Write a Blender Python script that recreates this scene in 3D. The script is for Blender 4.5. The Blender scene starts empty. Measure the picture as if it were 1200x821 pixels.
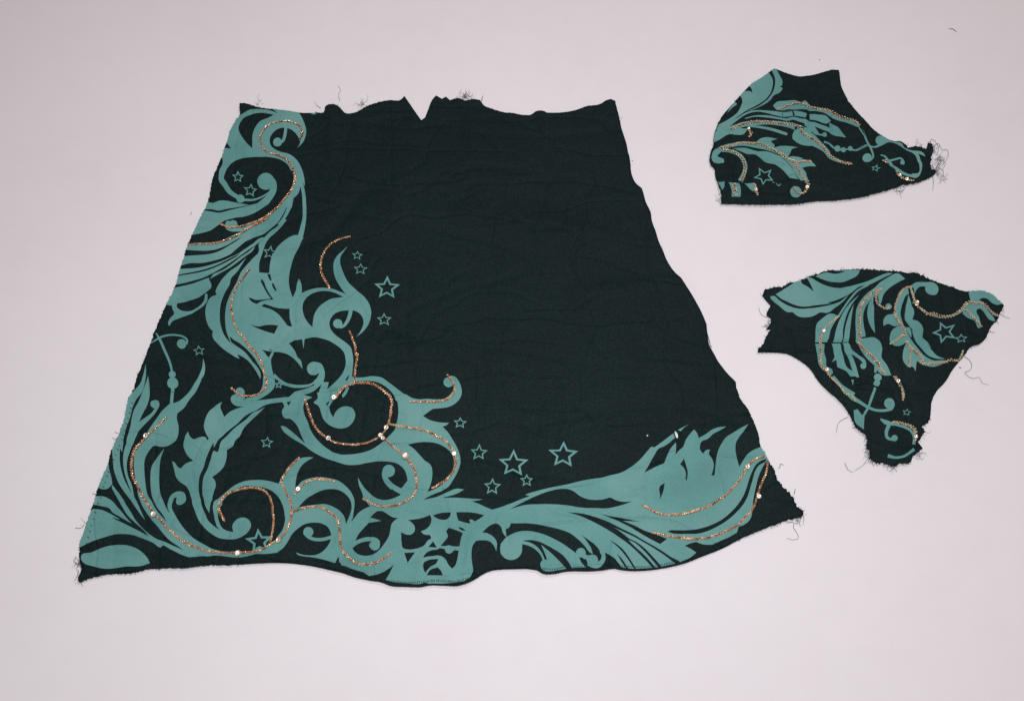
import bpy, bmesh, math, random
import numpy as np
from mathutils import Vector, Matrix, noise
from mathutils.geometry import delaunay_2d_cdt

random.seed(7)
scene = bpy.context.scene
COL = scene.collection

# ------------------------------------------------------------------ camera
TILT = math.radians(20.0)
DIST = 0.76
FOCAL = 35.0
cam_data = bpy.data.cameras.new("camera")
cam_data.lens = FOCAL
cam_data.sensor_width = 36.0
cam_data.clip_start = 0.01
cam_data.clip_end = 50.0
cam = bpy.data.objects.new("camera", cam_data)
COL.objects.link(cam)
CAM_POS = Vector((0.0, -DIST * math.sin(TILT), DIST * math.cos(TILT)))
cam.location = CAM_POS
cam.rotation_euler = (TILT, 0.0, 0.0)
scene.camera = cam

# ------------------------------------------------------------------ light
world = bpy.data.worlds.new("World")
scene.world = world
world.use_nodes = True
wbg = world.node_tree.nodes["Background"]
wbg.inputs[0].default_value = (1.0, 0.85, 0.84, 1)
wbg.inputs[1].default_value = 0.14


def area_lamp(name, loc, target, size, watts, colour):
    d = bpy.data.lights.new(name, 'AREA')
    d.shape = 'DISK'
    d.size = size
    d.energy = watts
    d.color = colour
    o = bpy.data.objects.new(name, d)
    COL.objects.link(o)
    o.location = loc
    o.rotation_euler = (Vector(target) - Vector(loc)).to_track_quat('-Z', 'Y').to_euler()
    return o


flash = area_lamp("flash_lamp", (0.0, -0.12, 1.15), (0.01, -0.12, 0.0), 0.10, 3.85, (0.980, 0.980, 1.0))
flash.data.spread = math.radians(118)
area_lamp("ceiling_lamp", (0.62, 0.85, 1.9), (0.0, 0.0, 0.0), 0.30, 10.8, (1.0, 0.865, 0.855))

scene.view_settings.view_transform = 'Standard'
scene.view_settings.look = 'None'
scene.view_settings.exposure = 0.0
scene.view_settings.gamma = 1.0
scene.view_settings.use_curve_mapping = False

# ------------------------------------------------------------------ helpers
FPX = 1200.0 * FOCAL / 36.0


def at(x, y, z=0.0):
    """photograph position -> the point of the table plane (height z) that shows there"""
    d = Vector(((x - 600.0) / FPX, -(y - 410.5) / FPX, -1.0))
    d = Matrix.Rotation(TILT, 3, 'X') @ d
    t = (z - CAM_POS.z) / d.z
    return CAM_POS + d * t


MM = 0.001
PX = (at(601, 410) - at(600, 410)).length     # metres per pixel at the middle


def put(o, parent=None, label=None, cat=None, group=None, kind=None):
    if o.name not in COL.objects:
        COL.objects.link(o)
    if parent is not None:
        o.parent = parent
    for k, v in (("label", label), ("category", cat), ("group", group), ("kind", kind)):
        if v:
            o[k] = v
    return o


def mesh_obj(name, verts, faces, mat, smooth=True, **kw):
    me = bpy.data.meshes.new(name)
    me.from_pydata([tuple(v) for v in verts], [], [tuple(f) for f in faces])
    me.materials.append(mat)
    if smooth:
        me.polygons.foreach_set("use_smooth", [True] * len(me.polygons))
    me.update()
    return put(bpy.data.objects.new(name, me), **kw)


# ------------------------------------------------------------------ materials
def new_mat(name):
    m = bpy.data.materials.new(name)
    m.use_nodes = True
    nt = m.node_tree
    return m, nt, nt.nodes["Principled BSDF"]


def N(nt, kind, **inputs):
    n = nt.nodes.new(kind)
    for k, v in inputs.items():
        if hasattr(n, k):
            setattr(n, k, v)
        else:
            n.inputs[k].default_value = v
    return n


def ramp(nt, fac, stops):
    r = nt.nodes.new("ShaderNodeValToRGB")
    el = r.color_ramp.elements
    while len(el) < len(stops):
        el.new(0.5)
    for e, (p, c) in zip(el, stops):
        e.position = p
        e.color = (c[0], c[1], c[2], 1)
    nt.links.new(fac, r.inputs[0])
    return r.outputs[0]


def knit(nt, scale, strength, dist, crease=1.0):
    """fine jersey relief: two crossed wave fields plus fibre noise"""
    tc = nt.nodes.new("ShaderNodeTexCoord")
    w1 = N(nt, "ShaderNodeTexWave", bands_direction='X')
    w1.inputs["Scale"].default_value = scale
    w1.inputs["Distortion"].default_value = 1.5
    w2 = N(nt, "ShaderNodeTexWave", bands_direction='Y')
    w2.inputs["Scale"].default_value = scale * 1.15
    w2.inputs["Distortion"].default_value = 1.5
    n = nt.nodes.new("ShaderNodeTexNoise")
    n.inputs["Scale"].default_value = 900
    n.inputs["Detail"].default_value = 3
    for t in (w1, w2, n):
        nt.links.new(tc.outputs["Object"], t.inputs["Vector"])
    a = N(nt, "ShaderNodeMath", operation='MULTIPLY')
    nt.links.new(w1.outputs["Fac"], a.inputs[0])
    nt.links.new(w2.outputs["Fac"], a.inputs[1])
    b = N(nt, "ShaderNodeMath", operation='ADD')
    nt.links.new(a.outputs[0], b.inputs[0])
    nt.links.new(n.outputs["Fac"], b.inputs[1])
    bu = nt.nodes.new("ShaderNodeBump")
    bu.inputs["Strength"].default_value = strength
    bu.inputs["Distance"].default_value = dist
    nt.links.new(b.outputs[0], bu.inputs["Height"])
    # soft creases of handled jersey: thin valleys where stretched noise crosses its middle value
    prev = None
    for sx, sy, rot, wd, dd in ((5.0, 17.0, 0.10, 0.022, 0.0011), (6.0, 14.0, -0.35, 0.018, 0.0009), (16.0, 6.0, 0.25, 0.022, 0.0007)):
        mp = nt.nodes.new("ShaderNodeMapping")
        mp.inputs["Scale"].default_value = (sx, sy, 1)
        mp.inputs["Rotation"].default_value = (0, 0, rot)
        mp.inputs["Location"].default_value = (sx * 1.7, sy * 0.3, 0)
        nt.links.new(tc.outputs["Object"], mp.inputs["Vector"])
        nn = nt.nodes.new("ShaderNodeTexNoise")
        nn.inputs["Scale"].default_value = 1.0
        nn.inputs["Detail"].default_value = 2.5
        nt.links.new(mp.outputs[0], nn.inputs["Vector"])
        lo = N(nt, "ShaderNodeMath", operation='SUBTRACT')
        lo.inputs[1].default_value = 0.5
        nt.links.new(nn.outputs["Fac"], lo.inputs[0])
        ab = N(nt, "ShaderNodeMath", operation='ABSOLUTE')
        nt.links.new(lo.outputs[0], ab.inputs[0])
        mr = nt.nodes.new("ShaderNodeMapRange")
        mr.interpolation_type = 'SMOOTHSTEP'
        mr.inputs["From Max"].default_value = wd
        nt.links.new(ab.outputs[0], mr.inputs["Value"])
        wb = nt.nodes.new("ShaderNodeBump")
        wb.inputs["Strength"].default_value = 0.55
        wb.inputs["Distance"].default_value = dd * crease
        nt.links.new(mr.outputs[0], wb.inputs["Height"])
        if prev is not None:
            nt.links.new(prev, wb.inputs["Normal"])
        prev = wb.outputs["Normal"]
    nt.links.new(prev, bu.inputs["Normal"])
    return tc, bu.outputs["Normal"]


def cloth_material():
    m, nt, p = new_mat("dark_green_jersey")
    tc, nrm = knit(nt, 260, 0.35, 0.0004, 1.0)
    n1 = N(nt, "ShaderNodeTexNoise")
    n1.inputs["Scale"].default_value = 620
    n1.inputs["Detail"].default_value = 4
    n1.inputs["Roughness"].default_value = 0.75
    n2 = N(nt, "ShaderNodeTexNoise")
    n2.inputs["Scale"].default_value = 11
    n2.inputs["Detail"].default_value = 3
    for n in (n1, n2):
        nt.links.new(tc.outputs["Object"], n.inputs["Vector"])
    mx = N(nt, "ShaderNodeMix", data_type='FLOAT')
    mx.inputs[0].default_value = 0.13
    nt.links.new(n1.outputs["Fac"], mx.inputs[2])
    nt.links.new(n2.outputs["Fac"], mx.inputs[3])
    c = ramp(nt, mx.outputs[0], [(0.34, (0.0012, 0.0062, 0.0068)), (0.50, (0.0030, 0.0120, 0.0130)),
                                 (0.66, (0.0078, 0.0205, 0.0215))])
    nt.links.new(c, p.inputs["Base Color"])
    nt.links.new(nrm, p.inputs["Normal"])
    p.inputs["Roughness"].default_value = 0.66
    p.inputs["Specular IOR Level"].default_value = 0.13
    p.inputs["Sheen Weight"].default_value = 0.03
    p.inputs["Sheen Roughness"].default_value = 0.5
    return m


def ink_material():
    m, nt, p = new_mat("teal_screen_print")
    tc, nrm = knit(nt, 260, 0.35, 0.0003)
    n1 = N(nt, "ShaderNodeTexNoise")
    n1.inputs["Scale"].default_value = 900
    n1.inputs["Detail"].default_value = 4
    n1.inputs["Roughness"].default_value = 0.8
    n2 = N(nt, "ShaderNodeTexNoise")
    n2.inputs["Scale"].default_value = 16
    n2.inputs["Detail"].default_value = 3
    for n in (n1, n2):
        nt.links.new(tc.outputs["Object"], n.inputs["Vector"])
    mx = N(nt, "ShaderNodeMix", data_type='FLOAT')
    mx.inputs[0].default_value = 0.55
    nt.links.new(n1.outputs["Fac"], mx.inputs[2])
    nt.links.new(n2.outputs["Fac"], mx.inputs[3])
    c = ramp(nt, mx.outputs[0], [(0.34, (0.080, 0.232, 0.220)), (0.50, (0.114, 0.298, 0.282)),
                                 (0.66, (0.165, 0.345, 0.325))])
    nt.links.new(c, p.inputs["Base Color"])
    nt.links.new(nrm, p.inputs["Normal"])
    p.inputs["Roughness"].default_value = 0.62
    p.inputs["Specular IOR Level"].default_value = 0.2
    return m


def metal_material(name, stops, rough):
    m, nt, p = new_mat(name)
    g = nt.nodes.new("ShaderNodeTexCoord")
    n = N(nt, "ShaderNodeTexNoise")
    n.inputs["Scale"].default_value = 330
    n.inputs["Detail"].default_value = 2
    nt.links.new(g.outputs["Object"], n.inputs["Vector"])
    nt.links.new(ramp(nt, n.outputs["Fac"], stops), p.inputs["Base Color"])
    p.inputs["Metallic"].default_value = 0.72
    p.inputs["Roughness"].default_value = rough
    return m


def plain(name, col, rough=0.8, spec=0.2):
    m, nt, p = new_mat(name)
    g = nt.nodes.new("ShaderNodeTexCoord")
    n = N(nt, "ShaderNodeTexNoise")
    n.inputs["Scale"].default_value = 150
    nt.links.new(g.outputs["Object"], n.inputs["Vector"])
    nt.links.new(ramp(nt, n.outputs["Fac"], [(0.3, [v * 0.75 for v in col]), (0.7, [min(1, v * 1.2) for v in col])]),
                 p.inputs["Base Color"])
    p.inputs["Roughness"].default_value = rough
    p.inputs["Specular IOR Level"].default_value = spec
    return m


def board_material():
    m, nt, p = new_mat("off_white_sheet")
    tc = nt.nodes.new("ShaderNodeTexCoord")
    n1 = N(nt, "ShaderNodeTexNoise")
    n1.inputs["Scale"].default_value = 7
    n1.inputs["Detail"].default_value = 4
    n2 = N(nt, "ShaderNodeTexNoise")
    n2.inputs["Scale"].default_value = 520
    n2.inputs["Detail"].default_value = 3
    n3 = N(nt, "ShaderNodeTexNoise")
    n3.inputs["Scale"].default_value = 55
    n3.inputs["Detail"].default_value = 2
    for n in (n1, n2, n3):
        nt.links.new(tc.outputs["Object"], n.inputs["Vector"])
    a = N(nt, "ShaderNodeMix", data_type='FLOAT')
    a.inputs[0].default_value = 0.35
    nt.links.new(n1.outputs["Fac"], a.inputs[2])
    nt.links.new(n2.outputs["Fac"], a.inputs[3])
    b = N(nt, "ShaderNodeMix", data_type='FLOAT')
    b.inputs[0].default_value = 0.25
    nt.links.new(a.outputs[0], b.inputs[2])
    nt.links.new(n3.outputs["Fac"], b.inputs[3])
    c = ramp(nt, b.outputs[0], [(0.30, (0.780, 0.748, 0.770)), (0.5, (0.805, 0.780, 0.802)),
                                (0.70, (0.828, 0.800, 0.820))])
    nt.links.new(c, p.inputs["Base Color"])
    bu = nt.nodes.new("ShaderNodeBump")
    bu.inputs["Strength"].default_value = 0.25
    bu.inputs["Distance"].default_value = 0.0003
    nt.links.new(n2.outputs["Fac"], bu.inputs["Height"])
    nt.links.new(bu.outputs["Normal"], p.inputs["Normal"])
    p.inputs["Roughness"].default_value = 0.85
    p.inputs["Specular IOR Level"].default_value = 0.15
    return m


M_CLOTH = cloth_material()
M_INK = ink_material()
M_SEQ = metal_material("copper_sequin", [(0.30, (0.40, 0.17, 0.09)), (0.44, (0.72, 0.42, 0.25)),
                                         (0.58, (0.90, 0.66, 0.46)), (0.74, (0.94, 0.84, 0.60))], 0.30)
M_SEQ2 = metal_material("olive_pink_sequin", [(0.30, (0.62, 0.30, 0.20)), (0.44, (0.74, 0.56, 0.40)),
                                              (0.58, (0.78, 0.74, 0.54)), (0.72, (0.50, 0.62, 0.50))], 0.40)
M_BIG = metal_material("silver_sequin", [(0.35, (0.80, 0.68, 0.48)), (0.65, (0.95, 0.92, 0.84))], 0.28)
M_BIG.node_tree.nodes["Principled BSDF"].inputs["Metallic"].default_value = 0.6
M_THREAD = plain("dark_thread", (0.085, 0.115, 0.115))
M_LINT = plain("grey_lint", (0.22, 0.19, 0.24))
M_WHITE = plain("fleck_white", (0.80, 0.80, 0.82))
M_STITCH = plain("teal_overlock_thread", (0.20, 0.42, 0.38))
M_DKSTITCH = plain("dark_overlock_thread", (0.010, 0.018, 0.02))
M_BROWN = plain("copper_sewing_thread", (0.075, 0.028, 0.016))

# ------------------------------------------------------------------ the surface
B = board_material()
nx, ny = 60, 60
vs, fs = [], []
for j in range(ny + 1):
    for i in range(nx + 1):
        x = -1.5 + 3.0 * i / nx
        y = -1.5 + 3.0 * j / ny
        vs.append((x, y, 0.0))
for j in range(ny):
    for i in range(nx):
        a = j * (nx + 1) + i
        fs.append((a, a + 1, a + nx + 2, a + nx + 1))
mesh_obj("table_surface", vs, fs, B, kind='structure')

# ------------------------------------------------------------------ traced shapes
MAIN = """
# upper left mass
T %240,100 300,238 350,212 440,203 520,213 593,242! 545,203! 560,180! 700,200! 760,238 800,310 818,380 800,450 745,520! 768,465 750,420 715,380 660,355 600,360 550,395 525,440 530,485 560,520 610,548 680,568 740,610 785,690 803,760 806,821 %200,200 1062,100 1045,150! 1030,195 985,240 945,292 905,365 873,417 @270,260 430,95 350,150 250,182 180,215 90,290 0,360 @190,260 640,405 520,440 440,455 300,460 225,482! 150,480! 200,300! 285,252! 400,240 600,232 690,195 780,150 880,113! 800,120 740,115 690,85 683,50 710,5 %200,200 480,418 505,408 535,420 545,447 570,465 650,432 740,392 820,342 880,272 930,217 973,165 990,100 992,50 985,0 %240,100 705,700 670,650 620,615 520,590 400,590 290,605 220,640 180,690 160,740! 118,740! 125,690 150,640 148,600 100,560! 160,420! 240,290!
D %240,100 385,515! 340,470 295,410 275,360 290,310 320,270 380,240 450,232 560,250! 500,275 450,300 410,350 390,400 385,450
D %240,100 150,450! 180,470! 218,522! 180,517! 150,520!
TS %240,100 139,730,42 142,775,43 %200,200 432,110,44 480,180,38 540,222,32
TC %200,200 565,235,33
TS %200,200 590,243,18 670,243,14 730,225,14 800,180,10
TC %200,200 768,97,68
T %200,200 800,60 840,80 857,130 850,180 820,235 770,290 690,345 600,380 500,395 430,420 380,455 330,490 260,512 175,530! 120,530! 220,332! 280,331! 340,341 380,349 440,339 540,317 640,290 720,255 780,200 805,155! 770,150!
T %200,200 300,262! 350,270 400,250 450,250 530,268 640,287! 540,308 450,321 380,330 340,321 280,320! 240,320!
TS %240,100 655,350,24 650,400,24 635,450,22 605,480,14
TC %240,100 587,467,36
T %200,200 1035,20 1060,90 1082,180 1092,300 1090,420 1072,510 1050,580! 1015,560! 1040,480 1062,400 1063,300 1058,200 1047,140!
D @190,260 240,310! 300,316 400,322 500,322 600,305 700,265 790,210 870,165! 820,205 740,258 650,312 560,345 450,363 340,370 230,378!
# fan strands at left edge
T @190,260 185,520! 215,520! 330,513 450,495 560,465 660,430 750,385 830,345 915,288! 850,345 770,385 700,425 600,475 480,518 340,552 240,570 180,583!
T @190,260 150,588! 200,590! 320,572 450,545 560,510 660,465 780,400 880,320 960,255 1060,185 @270,260 345,180! 370,178! 310,235 230,290 150,345 70,410 @190,260 730,460 640,515 560,560 450,610 330,645 240,670 150,685!
T @190,260 100,715! 150,715! 260,693 360,665 450,632 510,610! 512,632! 535,680 535,715 500,752! 460,780 400,821! %170,300 400,355 330,375 260,390! 215,405! 150,395!
T %170,300 225,380 265,385! 262,415 290,440 340,450 400,435 450,405 480,365 490,310! 508,315! 505,370 480,405 430,440 350,480 270,510 225,530 200,568! 190,545 205,510 240,465 225,425
T @190,260 560,570! 650,535 760,465 860,380 940,320 1000,270! 980,310 910,372 830,440 740,505 640,560 520,625!
# outer left leaf
T @190,260 912,398! 830,480 740,540 650,630 595,720 580,760! 595,790! %170,300 530,345 500,400 490,470 500,530 530,590 548,605! 545,650 590,710 660,770 760,821 @270,400 80,150 160,185 220,240 270,310 310,380 325,408! 328,350 300,290 240,220 160,120 80,60 0,8 @270,330 60,720 0,655 %170,300 640,640 612,560 605,480 615,390 645,310 690,225 @190,260 740,640 820,540 880,450
# main leaf body C with strand B
T @270,260 570,-10! 610,-10! 560,60 500,120 430,180 395,225 365,290 335,380 318,470 318,560 330,640 370,720 420,800 @270,330 470,205! 640,300! 800,600 500,600! 430,740 @270,400 465,120 440,200 450,300 470,380 475,480 430,545 370,590 290,632! 330,700 200,660! 130,635! 250,590 310,545 345,480 355,400 350,330 320,280 260,180 180,90 100,20 30,-20 @270,330 0,590 %170,300 700,710 660,620 648,520 660,400 700,300 740,225 @190,260 850,560 960,430 1040,310 @270,260 310,250 350,200 375,175! 430,120 500,70 535,40
# bulb leaf
T @270,260 745,158! 785,178! 755,235 720,310 680,400 655,480 637,560 630,640 640,720 665,800 @270,330 672,185! 705,110 722,0 @270,260 722,660 735,615! 755,650 768,700 768,772! 820,745 900,720 1000,710 @350,330 300,72 370,83 440,110 500,135 540,170! 480,105 435,40 %320,260 500,450 487,385 490,330 520,275 560,240 602,202! 570,245 545,285 540,330 560,400 600,480 670,550 740,612 780,680 792,750 @350,330 780,340 765,410 730,490 680,550 620,595! 660,540 690,470 690,400 660,350 620,322 580,308! 540,308! 450,320 390,345 350,390 332,440 340,500 380,560 440,610 510,660 560,710 580,780 @350,400 588,200 582,300 575,385! 640,395 760,380 @430,400 0,380 60,380 160,395 240,450 320,510 400,570 480,612 560,630 640,640 640,720! 350,640! 330,650 290,580 200,490 100,440 0,430 @350,400 620,435! 500,500 440,570 400,620 350,660 320,700! 265,821! 235,740 222,700 160,658! 205,620 215,560 240,490 260,440! 325,440! 305,515! 370,460 430,400 480,330 505,260 505,190 490,130 450,80 380,30 @350,330 330,640 250,615 180,600 100,608 65,615! 55,722! 38,620! 0,628 @270,330 700,632 630,665! 690,740 730,821 @270,400 750,200 775,300! 730,240 670,180 590,135 515,118! 465,120! @270,330 400,700! 400,210! 470,205! 440,165 395,90 345,0 @270,260 330,640 320,560 330,545! 320,555! 420,560! 430,480 440,420 465,340 510,275 570,220 640,175 700,155
TS @350,330 560,305,42 545,370,40 520,430,36 480,480,30 440,498,20
TC @350,330 420,453,50
D @270,260 400,567! 432,572! 447,635! 432,640! 412,600!
D @270,260 447,668! 465,665! 503,745! 488,752! 460,710!
D @270,330 205,185! 230,192 280,210 340,208 400,202 455,195! 465,208! 400,212 330,232 290,255! 240,232 222,215
D @270,330 335,-10! 350,-10! 395,90 440,165 470,203! 455,207! 420,165 375,95
D @270,330 370,253! 420,270 500,295 640,303! 640,400 665,488! 620,480 580,430 530,370 470,325 400,298 342,280!
D @270,330 210,455! 260,480 310,488 380,475 450,472 518,480! 475,565! 400,545 330,520 260,490
D @270,330 330,730! 390,745 450,755! 430,790 415,821! 390,790 365,755
# crescent hole left of upper arc
D @350,330 480,168! 400,130 320,108 230,110 140,140 90,180 55,240 48,310 65,380 100,440 150,490! 155,430 175,350 220,280 280,230 350,190 430,175
# centre web
TC @270,400 895,295,74
T @270,400 930,228 975,245 1005,300 1012,380 995,440 940,500 880,545 780,577! 740,575! 700,560! 690,545! 760,527 850,497 905,465 900,450! 800,475 700,468 600,442 530,400 480,350! 450,400! 475,400! 520,425 560,460 620,485 700,503 800,495 870,470! 930,400 955,350! 900,330!
T @270,400 475,400! 480,350! 530,400 600,442 700,468 800,470 880,450 925,410 940,455! 905,462 850,488 760,503 680,500 600,478 545,440
T @270,400 690,545! 740,530! 790,575 850,592 878,600! 850,615 800,640! 782,700 790,760 810,821 @270,470 820,200 860,310 920,400 1000,480 1095,550 @350,460 340,630 450,665 560,665 680,645 790,605 880,550 960,480 1030,400 1060,300! 1095,300! 1095,750! 980,738 800,740 640,775 520,775 400,740 280,700 180,650 @270,470 850,520 800,480 720,430 640,380 560,310 542,266! 580,272 640,312 700,360 800,452! 760,370 720,270 680,220 640,190 590,188 560,150 555,100 580,60 562,15! 620,-30!
T @350,460 200,0! 205,60 160,110! 222,155 240,210 260,270 310,335 370,370 450,388 530,370 590,310 610,240 580,175 520,155 450,170 400,215 375,270! 345,220 330,160! 400,40!
D @350,400 545,365! 535,400 515,428! 503,420! 520,390
D @350,400 300,665! 330,643! 330,660! 312,690! 300,690!
T @350,400 545,505! 520,560 480,612! 468,590 495,540 525,480!
# right flames
T @430,400 330,640! 330,600! 420,575! 480,612 560,632 640,625 740,632 840,620 900,570 925,530 925,470! 870,400! 900,378! 945,390 985,440 1010,500 1015,570 990,630 940,680 880,710 800,725 710,732! 660,765 605,805! @430,480 605,78! 660,112 740,138 810,148 880,150! 850,178 810,190! 860,240 920,330 970,420 995,490 1000,570 970,670 920,760 870,830 @430,560 780,150! 750,130! 850,30! @430,480 900,690 930,600 930,540 900,465 840,410 760,370 660,352 560,355 440,378! 500,420 560,480 620,545 680,590 700,650 700,720 685,800 640,900! 400,900! 435,821 430,720 400,640 330,580 220,555 120,555 0,575! 0,455! 100,420 200,350 290,240 330,120 340,0
TC @430,400 875,448,54
TC @430,480 235,655,66
TS @430,480 190,680,60 200,740,56 240,800,52 280,840,50
# left hook, leaf with midrib
TC @270,400 105,545,50
T @270,400 720,560! 670,587 550,605 400,623 290,635! 200,600 130,637! 160,600 130,560 60,560 10,590 10,640 50,685 130,700 @190,440 890,333! 800,360 720,400 670,447! 650,400 628,340 645,283! 570,330 500,400 460,500 455,570 475,625 505,680! 490,695! 475,665! 450,655 400,660 340,680 300,650 280,600! 250,650 240,700 240,760 @190,520 255,80 290,140 345,188! 300,200 260,220 210,268! 180,255 150,210 118,190! 140,280 160,360 200,410 270,460 300,510 320,580 @190,590 330,0 360,80 400,180 460,260 530,320 620,370 700,382 790,380 870,350 930,300 960,240 950,195 910,160 850,155 790,190 760,240 770,305! 700,292 650,260 615,190 605,90 605,0! 570,0! 570,100 575,180 595,245 630,290! 560,240 @190,520 500,821 470,750 430,650 410,560 400,450 410,350 450,260 480,160 510,90 560,0 @190,440 560,770 620,670 700,600 800,520 900,430 1020,370 1095,325 @270,470 400,38 480,25 562,15! 700,15!
T @270,470 375,68! 300,140 220,210 150,290 105,370 50,440 @190,440 770,750 700,800! @190,520 700,65! 700,110 690,180 650,270 600,320 545,358! 575,400 582,450 560,520 540,590 525,670 515,745! 470,660 445,560 440,450 455,350 490,280 530,170 570,80 @190,440 590,821 640,700 720,620 800,545 900,470 1000,390 @270,470 290,110
D @270,400 605,655! 655,643! 625,690!
# lower left vine
T @110,440 820,303! 740,380 670,480 600,580 530,690 480,790 @80,520 722,110 715,200 722,330 750,450 760,560 800,660 850,740 900,810 @80,600 960,150 1020,230 1095,305 @190,590 170,450 280,520 375,542! 450,562 600,555 700,567 820,577 950,557 @300,590 0,540 100,540 230,525! 300,470 350,400! 300,330! 240,350 200,420 100,460 0,490 @190,590 1000,500 820,510 700,515 600,500 550,485 450,435 350,375 260,290 180,180 130,90 @190,520 118,700 118,630 140,582 165,575! 157,620 170,650 200,658 240,640 265,590 250,530 190,512 120,540 75,600 70,680 90,742! @80,520 1085,735! 1040,650 1000,550 985,450 985,300 1005,150 1040,55! 960,160 900,260 890,350 895,480 910,580 960,680 1030,775 @190,590 55,200! @80,600 1040,85 970,0 @80,520 900,620 860,550 840,450 830,350 825,260 830,180 880,80 930,28 1000,38 @190,440 60,762 130,720 180,620 185,560 165,450 170,410! 240,350 290,270 340,200 400,100 440,0 @130,370 960,700 1000,620 1010,550 990,455! 975,560 940,650 880,750 840,821 @190,440 330,110 270,200 180,280 110,305!
T @190,590 0,395 130,452 250,503 375,545! 440,562! 290,573! 200,540 100,490 0,455 @80,600 1000,370 900,320 800,280 700,245 600,235 500,240 400,270 280,310 140,375! 80,375! 240,0! @80,520 280,700! 370,710 480,760 560,810 @80,600 480,60 600,120 700,170 780,210 870,262! 800,180 720,110 @80,520 650,770 580,660 520,560 480,480! 480,440! 560,540 620,640 680,730 @80,600 740,100 800,170 880,240 960,290
T @80,520 300,560! 400,568 460,600 540,680 600,750 @80,600 640,70 690,125! 560,50 480,0 @80,520 460,700 370,670 250,650!
T @80,520 440,195! 455,290 475,360 485,430! 470,450 430,485 380,490 320,470! 280,400!
T @130,370 375,515! 378,600 @110,440 552,80 525,180 465,260 425,340 400,450 355,570 325,680 312,821 @80,520 575,60 565,180 580,280 610,380 660,480 720,580 790,720 832,815! 810,790 750,710 680,610 600,500 540,400 500,280 490,180 485,90! 460,0! @110,440 150,821! 300,400! 400,215! 440,170 510,80 530,0
T @110,440 582,0! 600,100 605,220 580,320 530,420 495,503! 560,455 620,410 660,358! 640,350 615,320 620,285 650,270 690,272 708,310 690,365 620,460 540,545 480,615 440,700 400,821 @80,520 645,180 650,340 690,440 725,612! 680,500 620,330 600,180 615,60 @110,440 348,760 370,640 400,560 415,470 440,370 490,280 540,150 570,60
T @80,600 150,455 250,430 350,390 440,362 550,350 650,358 740,390 820,450 880,545! 800,575 620,583 500,600 400,605 280,580 180,545 150,510
TS @130,370 490,190,10 530,260,26 590,400,26 640,520,24 660,610,22
TC @130,370 660,630,38
TC @130,370 662,720,60
TS @130,370 662,740,34 664,821,34 @110,440 850,130,34 835,310,34
TS @130,370 430,302,10 480,270,16 540,235,20 640,212,20 720,215,20 790,235,20 822,270,22 815,310,20
TC @130,370 762,305,50
# bottom loop
TC @190,520 607,640,48
T @190,520 565,640 600,590! 700,510 800,440 900,400 1000,390 @300,520 60,390 160,405 250,430! 270,370 340,280 400,210 470,160 540,145 620,148! 560,180 490,240 450,310 430,400 425,490! 400,700! 460,690! @300,590 450,45! 560,22 650,12 740,8 830,35 900,80 950,150 965,220! 960,350! 990,480! 1040,600! 1095,625! 1095,705! 1000,680 915,655! 885,565! 850,638! 700,592 600,572 500,560 450,545 430,520! 480,540 560,552 640,548 720,510 780,440 805,380 805,320 770,250 710,215 620,205 530,220 450,270 390,330 350,400 300,470 230,525! 200,430! 240,350 285,290 318,180 318,90 @300,520 320,800 300,680 250,580 180,510 100,475 0,460 @190,520 900,455 800,490 700,560 640,630 605,700 605,821! 570,821!
T @300,520 390,560! 425,490! 500,400 600,365 720,360 800,372 880,395 960,450 1020,520 1055,610 1050,700 1030,800 @300,590 1030,150! 1000,300! 965,220! 1000,130 @300,520 1025,690 1010,600 950,530 880,490 800,482 700,500 600,550 510,620 450,690! 390,700!
TS @300,590 810,360,38 700,385,36 620,380,36 560,350,38 530,310,50
TC @300,590 565,305,54

T %240,100 850,225! 890,215! 900,245! 875,250! 850,238!

T %200,200 945,285! 992,235! 975,295 955,345 920,405 890,450 @270,260 510,112! 530,45! %200,200 868,445 900,395 925,345
# bottom right big leaf and band
T @500,550 700,430! 790,405 900,365 1000,325 1095,285 @600,560 150,190 300,135 380,115 500,90 600,70 700,40 830,15 950,0 @700,480 130,705 250,675 350,620 450,540 520,460 570,402! 610,405! 700,340 800,265 870,215 970,165! 920,200 880,245 830,300 700,400 660,415 600,500 550,590 500,675! 600,625 710,578! 740,500 780,420 835,355! 838,400 832,485! 870,440 910,405 940,330 990,260 @790,480 208,218! 240,260 255,310! 330,270 400,220 470,195 550,188! 480,230 420,260 350,320 285,350 270,390 275,440 305,475! 340,435 378,432! 365,470 400,530 418,590 410,650 390,708! 425,708! 435,620 445,530 470,430 500,370 550,300 620,255 700,205 790,155! 740,230 680,310 655,360 650,430 660,500 690,615! 730,550 790,470 850,430 915,405! 1000,430! 1010,540! 975,560! 930,640 890,740 870,821 @790,550 855,250 840,340 830,420! 822,500 790,555 730,600! 685,612! 668,672! 600,715 500,760 400,805! 300,800 230,775! 170,790 110,815! @700,600 1000,395 1055,432! 990,485 900,525! 870,540 800,555 650,585 500,600 330,600 260,590! 220,540 180,490 130,460 85,438! @600,600 970,445! 950,455 930,410 880,350 800,290 720,235! 760,270 800,320 840,380 862,452! 820,425! 780,370 700,290 620,230 520,190 400,160 250,130 120,118 0,120 @500,610 1095,28 1000,28 850,0! @500,550 700,500!
D @600,560 -25,333! 100,270 250,200 400,145 520,122 600,125 660,150 720,195 800,228 900,238 980,230 1045,212! 1095,235! @700,550 135,302! 200,335 280,350 370,343! 300,370 200,400 100,418 0,420 @600,560 950,325 800,325 700,315 600,298 450,285 300,283 150,290 50,312
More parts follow.
